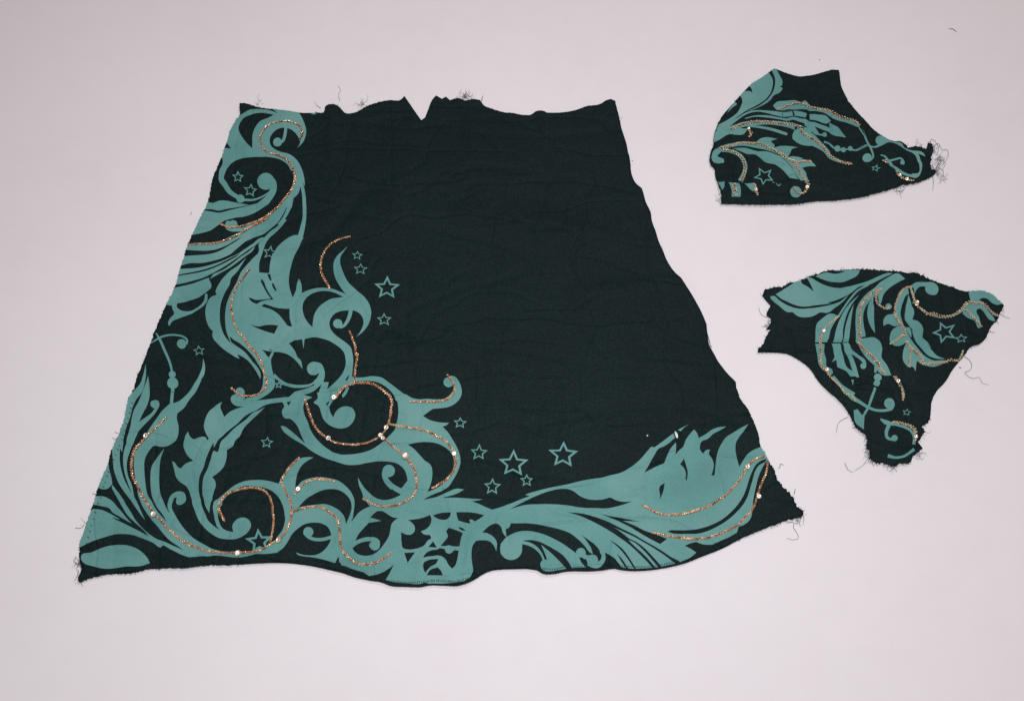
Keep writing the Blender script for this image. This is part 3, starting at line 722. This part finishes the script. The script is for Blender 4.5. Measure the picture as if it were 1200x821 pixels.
def ribbon(path):
    L, R = [], []
    n = len(path)
    for i, (x, y, w) in enumerate(path):
        a, b = path[max(i - 1, 0)], path[min(i + 1, n - 1)]
        dx, dy = b[0] - a[0], b[1] - a[1]
        l = math.hypot(dx, dy) or 1
        L.append((x - dy / l * w / 2, y + dx / l * w / 2))
        R.append((x + dy / l * w / 2, y - dx / l * w / 2))
    return L + R[::-1]


def star_polys(cx, cy, R, rot, wd, asp):
    jit = [random.uniform(0.95, 1.05) for _ in range(10)]

    def ring(r):
        out = []
        for k in range(10):
            a = math.radians(rot) - math.pi / 2 + k * math.pi / 5
            q = (r if k % 2 == 0 else r * 0.47) * jit[k]
            out.append((cx + q * math.cos(a), cy + q * math.sin(a) * asp))
        return out
    return ring(R), ring(max(R - wd * 2.1, R * 0.3))


def inside(poly, P):
    x, y = P[:, 0], P[:, 1]
    c = np.zeros(len(P), bool)
    q = np.array(poly)
    x0, y0 = q[:, 0], q[:, 1]
    x1, y1 = np.roll(x0, -1), np.roll(y0, -1)
    for a, b, d, e in zip(x0, y0, x1, y1):
        if b == e:
            continue
        m = (b > y) != (e > y)
        if not m.any():
            continue
        c ^= m & (x < (d - a) * (y - b) / (e - b) + a)
    return c


def fbm(v):
    return noise.noise(v) + 0.5 * noise.noise(v * 2.1)


def build_cloth(name, text, label, cat, base, relief, creases, fray, seq_mat, seq_wide=1.0, group=None):
    shapes = parse(text)
    outline = None
    layers = []          # (poly, teal?, star index or -1)
    chains, big, threads, fuzz = [], [], [], []
    ns = 0
    for cmd, pts in shapes:
        if cmd == 'OUT':
            o = smooth_path(pts, True, 1.3)
            outline = []
            n = len(o)
            for i, (x, y, _) in enumerate(o):
                a, b = o[i - 1], o[(i + 1) % n]
                dx, dy = b[0] - a[0], b[1] - a[1]
                l = math.hypot(dx, dy) or 1
                k = fray(x, y)
                j = (random.random() - 0.5) * k + 0.6 * k * noise.noise(Vector((x * 0.35, y * 0.35, 3.0)))
                outline.append((x - dy / l * j, y + dx / l * j))
        elif cmd in 'TD':
            layers.append(([q[:2] for q in smooth_path(pts, True)], cmd == 'T', -1))
        elif cmd == 'TC':
            x, y, _, r, _ = pts[0]
            k = max(14, int(r[0] * 3))
            layers.append(([(x + r[0] * math.cos(2 * math.pi * i / k), y + r[0] * math.sin(2 * math.pi * i / k)) for i in range(k)], True, -1))
        elif cmd in ('TS', 'DS'):
            layers.append((ribbon(smooth_path(pts, False)), cmd == 'TS', -1))
        elif cmd == 'ST':
            x, y, _, r, raw = pts[0]
            asp = raw[3] if len(raw) > 3 else 1
            o, i = star_polys(x, y, r[0], raw[1], r[2], asp)
            layers.append((o, True, ns))
            layers.append((i, False, -1))
            ns += 1
        elif cmd == 'CH':
            chains.append(smooth_path(pts, False, 1.0))
        elif cmd == 'SQ':
            big.append((pts[0][0], pts[0][1], pts[0][3][0], pts[0][4][1] if len(pts[0][4]) > 1 else 0.33))
        elif cmd == 'TH':
            threads.append(pts)
        elif cmd == 'FZ':
            fuzz.append((pts[0][0], pts[0][1], pts[0][4][0], int(pts[0][4][1])))
    # ---- one constrained triangulation carries the outline and every printed edge
    V, E = [], []
    for poly in [outline] + [l[0] for l in layers]:
        s = len(V)
        n = len(poly)
        V += [Vector((p[0], p[1])) for p in poly]
        E += [(s + i, s + (i + 1) % n) for i in range(n)]
    oa = np.array(outline)
    x0, y0 = oa.min(0)
    x1, y1 = oa.max(0)
    step = 4.2
    g = []
    yy = y0
    r = 0
    while yy < y1:
        xx = x0 + (step / 2 if r % 2 else 0)
        while xx < x1:
            g.append((xx + random.uniform(-.6, .6), yy + random.uniform(-.6, .6)))
            xx += step
        yy += step * 0.87
        r += 1
    for (ax, ay, bx, by, w, dd) in creases:          # finer facets along sharp folds
        if w < 4.5:
            L = math.hypot(bx - ax, by - ay)
            for i in range(int(L / 2) + 1):
                for k in range(-4, 5):
                    tt = (i + 0.5 * (k % 2)) * 2 / L
                    o = k * w * 0.45
                    g.append((ax + (bx - ax) * tt - (by - ay) / L * o, ay + (by - ay) * tt + (bx - ax) / L * o))
    g = np.array(g)
    g = g[inside(outline, g)]
    V += [Vector((p[0], p[1])) for p in g]
    res = delaunay_2d_cdt(V, E, [], 0, 1e-4)
    P = np.array([(v[0], v[1]) for v in res[0]])
    F = np.array([f for f in res[2] if len(f) == 3])
    C = P[F].mean(1)
    keep = inside(outline, C)
    F = F[keep]
    C = C[keep]
    ink = np.zeros(len(F), int)                 # 0 cloth, 1 scroll, 2+ stars
    for poly, teal, st in layers:
        q = np.array(poly)
        m = (C[:, 0] > q[:, 0].min()) & (C[:, 0] < q[:, 0].max()) & (C[:, 1] > q[:, 1].min()) & (C[:, 1] < q[:, 1].max())
        ids = np.nonzero(m)[0]
        if len(ids) == 0:
            continue
        hit = ids[inside(poly, C[ids])]
        ink[hit] = 0 if not teal else (1 if st < 0 else 2 + st)
    used = np.unique(F)
    remap = -np.ones(len(P), int)
    remap[used] = np.arange(len(used))
    F = remap[F]
    P = P[used]
    # orient faces upward (pixel y runs down)
    A = P[F]
    cr = (A[:, 1, 0] - A[:, 0, 0]) * (A[:, 2, 1] - A[:, 0, 1]) - (A[:, 1, 1] - A[:, 0, 1]) * (A[:, 2, 0] - A[:, 0, 0])
    flip = cr > 0
    F[flip] = F[flip][:, ::-1]

    def height(x, y):
        p = at(x, y)
        h = base
        h += relief * (0.55 * fbm(Vector((p.x * 9, p.y * 13, 1.3))) + 0.45 * noise.noise(Vector((p.x * 7, p.y * 42, 8.1)))
                       + 0.16 * noise.noise(Vector((p.x * 60, p.y * 90, 2.2))))
        for (fx, fy, ph, am) in ((4.0, 15.0, 3.3, 0.42), (5.0, 12.0, 7.7, 0.34), (13.0, 8.0, 5.1, 0.22)):   # fine creases
            q = noise.noise(Vector((p.x * fx + p.y * 2.0, p.y * fy, ph))) / 0.032
            if abs(q) < 2.5:
                h -= relief * am * math.exp(-q * q)
        for (ax, ay, bx, by, w, d) in creases:
            ux, uy = bx - ax, by - ay
            t = max(0.0, min(1.0, ((x - ax) * ux + (y - ay) * uy) / (ux * ux + uy * uy)))
            q = math.hypot(x - ax - t * ux, y - ay - t * uy) / w
            if q < 3:
                h += d * math.exp(-q * q) * min(1, 4 * t * (1 - t) + 0.25)
        return max(h, 0.0011)

    def pos(x, y, dz=0.0):
        p = at(x, y, 0.0015)
        return Vector((p.x, p.y, height(x, y) + dz))

    root = bpy.data.objects.new(name, None)
    cx, cy = P.mean(0)
    c0 = at(cx, cy)
    root.location = c0
    root.empty_display_size = 0.05
    put(root, label=label, cat=cat, group=group)

    top = [pos(x, y) - c0 for x, y in P]
    TH = 0.0009
    bot = [Vector((v.x, v.y, v.z - TH)) for v in top]
    n = len(top)
    cnt = {}
    for f in F:
        for a, b in ((f[0], f[1]), (f[1], f[2]), (f[2], f[0])):
            k = (min(a, b), max(a, b))
            cnt.setdefault(k, []).append((a, b))
    rim = [v[0] for v in cnt.values() if len(v) == 1]
    faces = [tuple(int(i) for i in f) for f in F]
    body = faces + [(f[2] + n, f[1] + n, f[0] + n) for f in faces]
    body += [(int(b), int(a), int(a) + n, int(b) + n) for a, b in rim]
    mesh_obj("jersey_cloth", top + bot, body, M_CLOTH, parent=root)

    # ---- printed shapes: a skin of ink on the same facets, one object per separate figure
    par = {}
    tri = np.nonzero(ink > 0)[0]
    parent = {int(t): int(t) for t in tri}
    def find(a):
        while parent[a] != a:
            parent[a] = parent[parent[a]]
            a = parent[a]
        return a
    edge = {}
    for t in tri:
        f = F[t]
        for a, b in ((f[0], f[1]), (f[1], f[2]), (f[2], f[0])):
            k = (min(a, b), max(a, b))
            o = edge.get(k)
            if o is not None:
                if (ink[o] == ink[t]):
                    ra, rb = find(int(o)), find(int(t))
                    if ra != rb:
                        parent[ra] = rb
            else:
                edge[k] = t
    groups = {}
    for t in tri:
        groups.setdefault((int(ink[t]) if ink[t] > 1 else ('s', find(int(t)))), []).append(int(t))
    area = np.abs(cr[keep] if len(cr) != len(F) else cr) / 2
    crumbs = []
    for key, ts in groups.items():
        if sum(area[t] for t in ts) < 1.2:
            continue
        ids = sorted({int(i) for t in ts for i in F[t]})
        mp = {v: i for i, v in enumerate(ids)}
        vv = [top[i] + Vector((0, 0, 0.00010)) for i in ids]
        ff = [tuple(mp[int(i)] for i in F[t]) for t in ts]
        mesh_obj("star_print" if isinstance(key, int) else "scroll_print", vv, ff, M_INK, parent=root)

    # ---- sequin trims: two staggered rows of little cupped rings sewn along a line
    def ring(cx, cy, r, lift, tilt, vs, fs, seg=9, hole=0.48):
        c = pos(cx, cy, lift)
        ax = random.uniform(0, 2 * math.pi)
        nrm = Vector((math.cos(ax) * tilt, math.sin(ax) * tilt, 1)).normalized()
        u = nrm.orthogonal().normalized()
        w = nrm.cross(u)
        s = len(vs)
        R = r * PX
        for rad, dz in ((R * hole, 0.10 * R), (R * 0.72, 0.0), (R, 0.30 * R)):
            for k in range(seg):
                a = 2 * math.pi * k / seg
                vs.append(c - c0 + (u * math.cos(a) + w * math.sin(a)) * rad + nrm * dz)
        for b in (0, seg):
            for k in range(seg):
                fs.append((s + b + k, s + b + (k + 1) % seg, s + b + seg + (k + 1) % seg, s + b + seg + k))

    for ch in chains:
        vs, fs = [], []
        bv, bf = [], []
        d = np.array([(a, b) for a, b, _ in ch])
        seg = np.hypot(*np.diff(d, axis=0).T)
        s = np.concatenate([[0], np.cumsum(seg)])
        wd = np.array([c for _, _, c in ch])
        total = s[-1]
        t = 0.0
        k = 0
        while t < total:
            x = np.interp(t, s, d[:, 0])
            y = np.interp(t, s, d[:, 1])
            x2 = np.interp(min(t + 1, total), s, d[:, 0])
            y2 = np.interp(min(t + 1, total), s, d[:, 1])
            x1_ = np.interp(max(t - 1, 0), s, d[:, 0])
            y1_ = np.interp(max(t - 1, 0), s, d[:, 1])
            w = np.interp(t, s, wd)
            dx, dy = x2 - x1_, y2 - y1_
            l = math.hypot(dx, dy) or 1
            w *= seq_wide * 0.9
            rows = 3 if w > 4.6 else 2
            off = max(w / 2 - 1.3, 0.25) * ((1, -1)[k % 2] if rows == 2 else (-1, 0, 1)[k % 3]) + random.uniform(-.12, .12)
            r = random.uniform(1.05, 1.22)
            ring(x - dy / l * off, y + dx / l * off, r, 0.0007 + (0.0004 if k % 2 else 0), random.uniform(0.05, 0.6), vs, fs)
            t += random.uniform(1.45, 1.75) * (2 / rows if w > 2.4 else 1.25)
            k += 1
        tr = mesh_obj("sequin_trim", vs, fs, seq_mat, smooth=False, parent=root)
        # the sewing thread that couches the trim
        pv, pf = [], []
        m = max(3, int(total / 1.5))
        for i in range(m + 1):
            tt = total * i / m
            x = np.interp(tt, s, d[:, 0])
            y = np.interp(tt, s, d[:, 1])
            w = max(np.interp(tt, s, wd) * 0.27, 0.45)
            j = min(i + 1, m)
            xa = np.interp(total * j / m, s, d[:, 0]) - np.interp(total * (j - 1) / m, s, d[:, 0])
            ya = np.interp(total * j / m, s, d[:, 1]) - np.interp(total * (j - 1) / m, s, d[:, 1])
            l = math.hypot(xa, ya) or 1
            jj = random.uniform(0.75, 1.1)
            pv += [pos(x - ya / l * w * jj, y + xa / l * w * jj, 0.00022) - c0, pos(x, y, 0.0006) - c0,
                   pos(x + ya / l * w * jj, y - xa / l * w * jj, 0.00022) - c0]
            if i:
                q = len(pv) - 6
                pf += [(q, q + 1, q + 4, q + 3), (q + 1, q + 2, q + 5, q + 4)]
        th = mesh_obj("sewing_thread", pv, pf, M_BROWN, parent=tr)
    for (x, y, r, hole) in big:
        vs, fs = [], []
        ring(x, y, r * 0.92, 0.0017, 0.12, vs, fs, 14, hole)
        mesh_obj("large_sequin", vs, fs, M_BIG, parent=root)

    # ---- loose threads and frayed tufts
    def tube(path, rad, vs, fs):
        s = len(vs)
        m = len(path)
        for i, p in enumerate(path):
            q = path[min(i + 1, m - 1)] - path[max(i - 1, 0)]
            if q.length < 1e-9:
                q = Vector((1, 0, 0))
            q.normalize()
            u = q.cross(Vector((0, 0, 1)))
            if u.length < 1e-6:
                u = Vector((1, 0, 0))
            u.normalize()
            w = q.cross(u)
            rr = rad * (1 - 0.5 * i / m)
            for k in range(4):
                a = k * math.pi / 2
                vs.append(p + (u * math.cos(a) + w * math.sin(a)) * rr)
        for i in range(m - 1):
            for k in range(4):
                a, b = s + i * 4 + k, s + i * 4 + (k + 1) % 4
                fs.append((a, b, b + 4, a + 4))

    for pts in threads:
        pa = smooth_path([(a, b, False, [], []) for a, b, *_ in pts], False, 1.0)
        path = []
        for i, (x, y, _) in enumerate(pa):
            z = 0.0006 + 0.0011 * abs(noise.noise(Vector((x * .3, y * .3, 5)))) + 0.0006 * max(0, 1 - i / 6)
            p = at(x + 0.25 * noise.noise(Vector((x * .5, y * .5, 0))), y + 0.25 * noise.noise(Vector((x * .5, y * .5, 9))), z)
            path.append(p - c0)
        vs, fs = [], []
        tube(path, 0.25 * PX, vs, fs)
        mesh_obj("loose_thread", vs, fs, M_THREAD, parent=root)
    for (x, y, r, k) in fuzz:
        vs, fs = [], []
        for i in range(k):
            a = random.uniform(0, 2 * math.pi)
            px, py = x + random.gauss(0, r * .35), y + random.gauss(0, r * .35)
            z = 0.001
            path = []
            cu = random.uniform(-.5, .5)
            for q in range(random.randint(5, 12)):
                path.append(at(px, py, z) - c0)
                a += cu + random.uniform(-.5, .5)
                px += math.cos(a) * 1.0
                py += math.sin(a) * 1.0
                z = max(0.0005, min(0.006, z + random.uniform(-.0005, .0006)))
            tube(path, 0.13 * PX, vs, fs)
        mesh_obj("frayed_tuft", vs, fs, M_THREAD, parent=root, kind='stuff')
    # ---- short fibres standing out all along the cut edges
    vs, fs = [], []
    n = len(outline)
    for i in range(n):
        x, y = outline[i]
        k = fray(x, y)
        if random.random() > 0.10 + 0.30 * min(k, 1.5):
            continue
        a, b = outline[i - 2], outline[(i + 2) % n]
        dx, dy = b[0] - a[0], b[1] - a[1]
        l = math.hypot(dx, dy) or 1
        s_ = 1 if inside(outline, np.array([[x - dy / l, y + dx / l]]))[0] else -1
        ang = math.atan2(-dx * s_, dy * s_) + random.uniform(-1.1, 1.1)
        px, py = x - math.cos(ang) * 0.5, y - math.sin(ang) * 0.5
        z = 0.0014
        path = []
        cu = random.uniform(-.5, .5)
        for q in range(random.randint(3, 4 + int(4 * min(k, 1.6)))):
            path.append(at(px, py, z) - c0)
            ang += cu + random.uniform(-.3, .3)
            px += math.cos(ang) * 0.6
            py += math.sin(ang) * 0.6
            z = max(0.0004, z - random.uniform(0, .0003))
        tube(path, 0.15 * PX, vs, fs)
    mesh_obj("frayed_edge", vs, fs, M_THREAD, parent=root, kind='stuff')
    return root, pos, c0, outline


def stitches(root, pos, c0, line, inset, pitch, length, width, mat, name):
    """short overlock stitches: little raised bars set across the edge line"""
    p = smooth_path([(a, b, False, [], []) for a, b in line], False, 1.0)
    d = np.array([(a, b) for a, b, _ in p])
    s = np.concatenate([[0], np.cumsum(np.hypot(*np.diff(d, axis=0).T))])
    t = 0.0
    vs, fs = [], []
    while t < s[-1]:
        x, y = np.interp(t, s, d[:, 0]), np.interp(t, s, d[:, 1])
        x2, y2 = np.interp(min(t + 1, s[-1]), s, d[:, 0]), np.interp(min(t + 1, s[-1]), s, d[:, 1])
        x1, y1 = np.interp(max(t - 1, 0), s, d[:, 0]), np.interp(max(t - 1, 0), s, d[:, 1])
        l = math.hypot(x2 - x1, y2 - y1) or 1
        tx, ty = (x2 - x1) / l, (y2 - y1) / l
        nx_, ny_ = ty, -tx
        ca, sa = math.cos(0.35 + random.uniform(-.25, .25)), math.sin(0.35)
        vx, vy = nx_ * ca + tx * sa, ny_ * ca + ty * sa
        x += nx_ * inset
        y += ny_ * inset
        L = length * random.uniform(.7, 1.15)
        q = len(vs)
        for (al, ac, dz) in ((-.5, -.5, .00012), (-.5, 0, .00035), (-.5, .5, .00012), (.5, -.5, .00012), (.5, 0, .00035), (.5, .5, .00012)):
            vs.append(pos(x + vx * al * L + tx * ac * width, y + vy * al * L + ty * ac * width, dz + 0.00012) - c0)
        fs += [(q, q + 1, q + 4, q + 3), (q + 1, q + 2, q + 5, q + 4)]
        t += pitch * random.uniform(.75, 1.25)
    mesh_obj(name, vs, fs, mat, parent=root, kind='stuff')


# ------------------------------------------------------------------ the three pieces of cloth
def fray_main(x, y):
    if x < 285:
        return 1.1
    if y < 150:
        if 472 < x < 515:
            return 0.05
        return 0.7 if x < 450 else 0.35
    if y > 500 and x > 900:
        return 1.5
    if x > 860:
        return 0.6
    return 0.1


main, pos, c0, _ = build_cloth(
    "shirt_panel", MAIN,
    "large dark green flared cloth panel with notched top, teal scrolls on left side and hem",
    "fabric", 0.0034, 0.0026,
    [(330, 150, 350, 260, 14, 0.0006), (480, 150, 440, 330, 20, 0.0007), (560, 130, 640, 300, 22, 0.0008),
     (640, 260, 800, 300, 8, 0.0007), (660, 340, 760, 345, 6, 0.0006), (700, 420, 860, 440, 8, 0.0007),
     (570, 470, 720, 480, 6, -0.0006), (640, 500, 790, 495, 7, 0.0006), (560, 210, 700, 235, 8, 0.0006),
     (520, 330, 640, 360, 10, 0.0006), (410, 126, 430, 180, 9, 0.0010), (385, 122, 392, 190, 7, 0.0014),
     (545, 120, 560, 190, 9, 0.0014), (480, 640, 560, 690, 14, 0.0022), (640, 640, 650, 675, 9, 0.0012),
     (760, 620, 800, 665, 12, 0.0012), (100, 660, 300, 664, 6, 0.0010), (690, 235, 762, 225, 7, 0.0013), (700, 340, 802, 330, 8, 0.0015),
     (770, 440, 866, 452, 8, 0.0015), (720, 262, 766, 262, 6, 0.0012), (500, 640, 490, 690, 8, 0.0016), (600, 610, 585, 668, 8, -0.0010),
     (700, 625, 705, 668, 8, 0.0012), (380, 640, 400, 672, 9, 0.0011), (610, 132, 615, 200, 10, 0.0010), (636, 130, 640, 170, 6, 0.0012), (690, 505, 800, 497, 3, -0.0008), (600, 478, 690, 482, 3, -0.0007),
     (745, 420, 850, 426, 3.5, -0.0007), (470, 600, 500, 604, 3, -0.0006)], fray_main, M_SEQ)
stitches(main, pos, c0, [(452, 682.5), (470, 684.3), (497, 684.3), (505, 683), (540, 683), (549, 680)], 2.4, 2.2, 2.6, 0.8, M_DKSTITCH, "overlock_stitching")
stitches(main, pos, c0, [(636, 668.5), (650, 669.5), (662, 666)], 2.0, 2.2, 2.6, 0.8, M_DKSTITCH, "overlock_stitching")
stitches(main, pos, c0, [(672, 666.5), (686, 666.5)], 2.0, 2.2, 2.6, 0.8, M_DKSTITCH, "overlock_stitching")
stitches(main, pos, c0, [(729, 665.5), (757, 666), (776, 663.5), (790, 660.5)], 2.0, 2.2, 2.6, 0.8, M_DKSTITCH, "overlock_stitching")
stitches(main, pos, c0, [(152, 472), (148, 488), (143, 505), (137, 522), (130, 540), (120, 567), (112, 592), (105, 615), (99, 636)], 4.2, 6.5, 2.6, 0.9, M_DKSTITCH, "overlock_stitching")


def fray_top(x, y):
    return 1.6 if x > 1060 else (0.8 if y > 200 or x < 845 else 0.3)


build_cloth(
    "sleeve_scrap", TOP,
    "upper dark printed scrap, its pointed right end frayed into a tangle of threads",
    "fabric", 0.0030, 0.0026,
    [(925, 100, 975, 200, 9, 0.0016), (955, 95, 1010, 190, 8, -0.0010), (870, 125, 930, 215, 10, 0.0012),
     (1000, 150, 1040, 210, 8, 0.0012), (1050, 175, 1060, 210, 6, 0.0011), (845, 180, 850, 225, 7, 0.0012), (950, 115, 948, 160, 3, -0.0014),
     (980, 120, 976, 160, 3, -0.0012), (862, 222, 900, 226, 3, -0.0012), (1005, 160, 990, 215, 4, -0.0010)], fray_top, M_SEQ2, 1.55,
    "printed scraps cut from the sleeves")


def fray_low(x, y):
    if y > 490:
        return 2.0
    if x < 910 and y < 410:
        return 1.2
    if x > 1130:
        return 1.0
    return 1.4 if y < 345 else 0.35


build_cloth(
    "sleeve_scrap", LOW,
    "lower dark printed scrap, fan shaped with a ragged tail pointing down",
    "fabric", 0.0030, 0.0024,
    [(950, 401, 1012, 400, 1.8, -0.0020), (960, 406, 1010, 406, 5, 0.0010), (975, 437, 1045, 456, 2.2, -0.0018),
     (1000, 330, 1010, 400, 9, 0.0011), (1060, 340, 1080, 440, 10, 0.0012), (1120, 345, 1130, 400, 8, 0.0013),
     (1030, 460, 1050, 530, 9, 0.0012), (1000, 445, 1080, 470, 6, 0.0010), (1000, 452, 1052, 458, 2.5, -0.0012)], fray_low, M_SEQ2, 1.55,
    "printed scraps cut from the sleeves")

# ------------------------------------------------------------------ lint on the surface
def lint(pts, z, rad, mat, name, label, cat, group=None):
    pa = smooth_path([(a, b, False, [], []) for a, b in pts], False, 0.8)
    path = [at(x, y, z) for x, y, _ in pa]
    vs, fs = [], []
    c = path[0].copy()
    c.z = z - rad
    m = len(path)
    for i, p in enumerate(path):
        q = (path[min(i + 1, m - 1)] - path[max(i - 1, 0)]).normalized()
        u = q.cross(Vector((0, 0, 1))).normalized()
        w = q.cross(u)
        rr = rad * (0.45 + 0.55 * math.sin(math.pi * (i + 0.5) / m))
        for k in range(6):
            a = k * math.pi / 3
            vs.append(p + (u * math.cos(a) + w * math.sin(a)) * rr - c)
    for i in range(m - 1):
        for k in range(6):
            a, b = i * 6 + k, i * 6 + (k + 1) % 6
            fs.append((a, b, b + 6, a + 6))
    o = mesh_obj(name, vs, fs, mat, label=label, cat=cat, group=group)
    o.location = c
    return o


lint([(1112, 34), (1116, 34), (1121, 37.5)], 0.0004, 0.0003, M_LINT, "lint_fibre", "short curved grey fibre lying on the bare surface near the upper right corner", "lint")
lint([(912, 549), (914, 547), (914.5, 543.5), (918.5, 544.5)], 0.0004, 0.00025, M_LINT, "lint_fibre", "tiny hooked grey fibre between the hem corner and the lower scrap", "lint")
lint([(225, 248), (224, 250), (223, 252)], 0.0003, 0.00022, M_LINT, "lint_speck", "small grey speck just left of the big panel's slanting left edge", "lint")
lint([(1124, 430), (1126.5, 431)], 0.0004, 0.0004, M_LINT, "lint_speck", "tiny bluish speck beside the right edge of the lower scrap", "lint")
lint([(728, 138), (729, 138.6)], 0.0004, 0.0003, M_LINT, "lint_speck", "tiny dark speck right of the panel's top right corner", "lint")
lint([(740.5, 188), (741.5, 188.8)], 0.0004, 0.0003, M_LINT, "lint_speck", "tiny dark speck beside the upper right edge of the panel", "lint")
lint([(960, 70), (961, 70.5)], 0.0004, 0.0004, M_LINT, "lint_speck", "tiny dark speck above the top scrap", "lint")
for pts, r, lab in (([(791.2, 505.5), (792.6, 509), (793.6, 513)], 0.0011, "elongated white stand-in for a hole between the leaf tips at the lower right of the panel"),  # added white piece laid on the cloth in place of a hole
                    ([(758.2, 509.6), (759, 510.8)], 0.0008, "tiny round white fleck on the plain dark cloth above the big leaf")):
    h = pos(*pts[0]).z
    lint(pts, h + r * 0.9, r, M_WHITE, "white_fleck", lab, "lint")
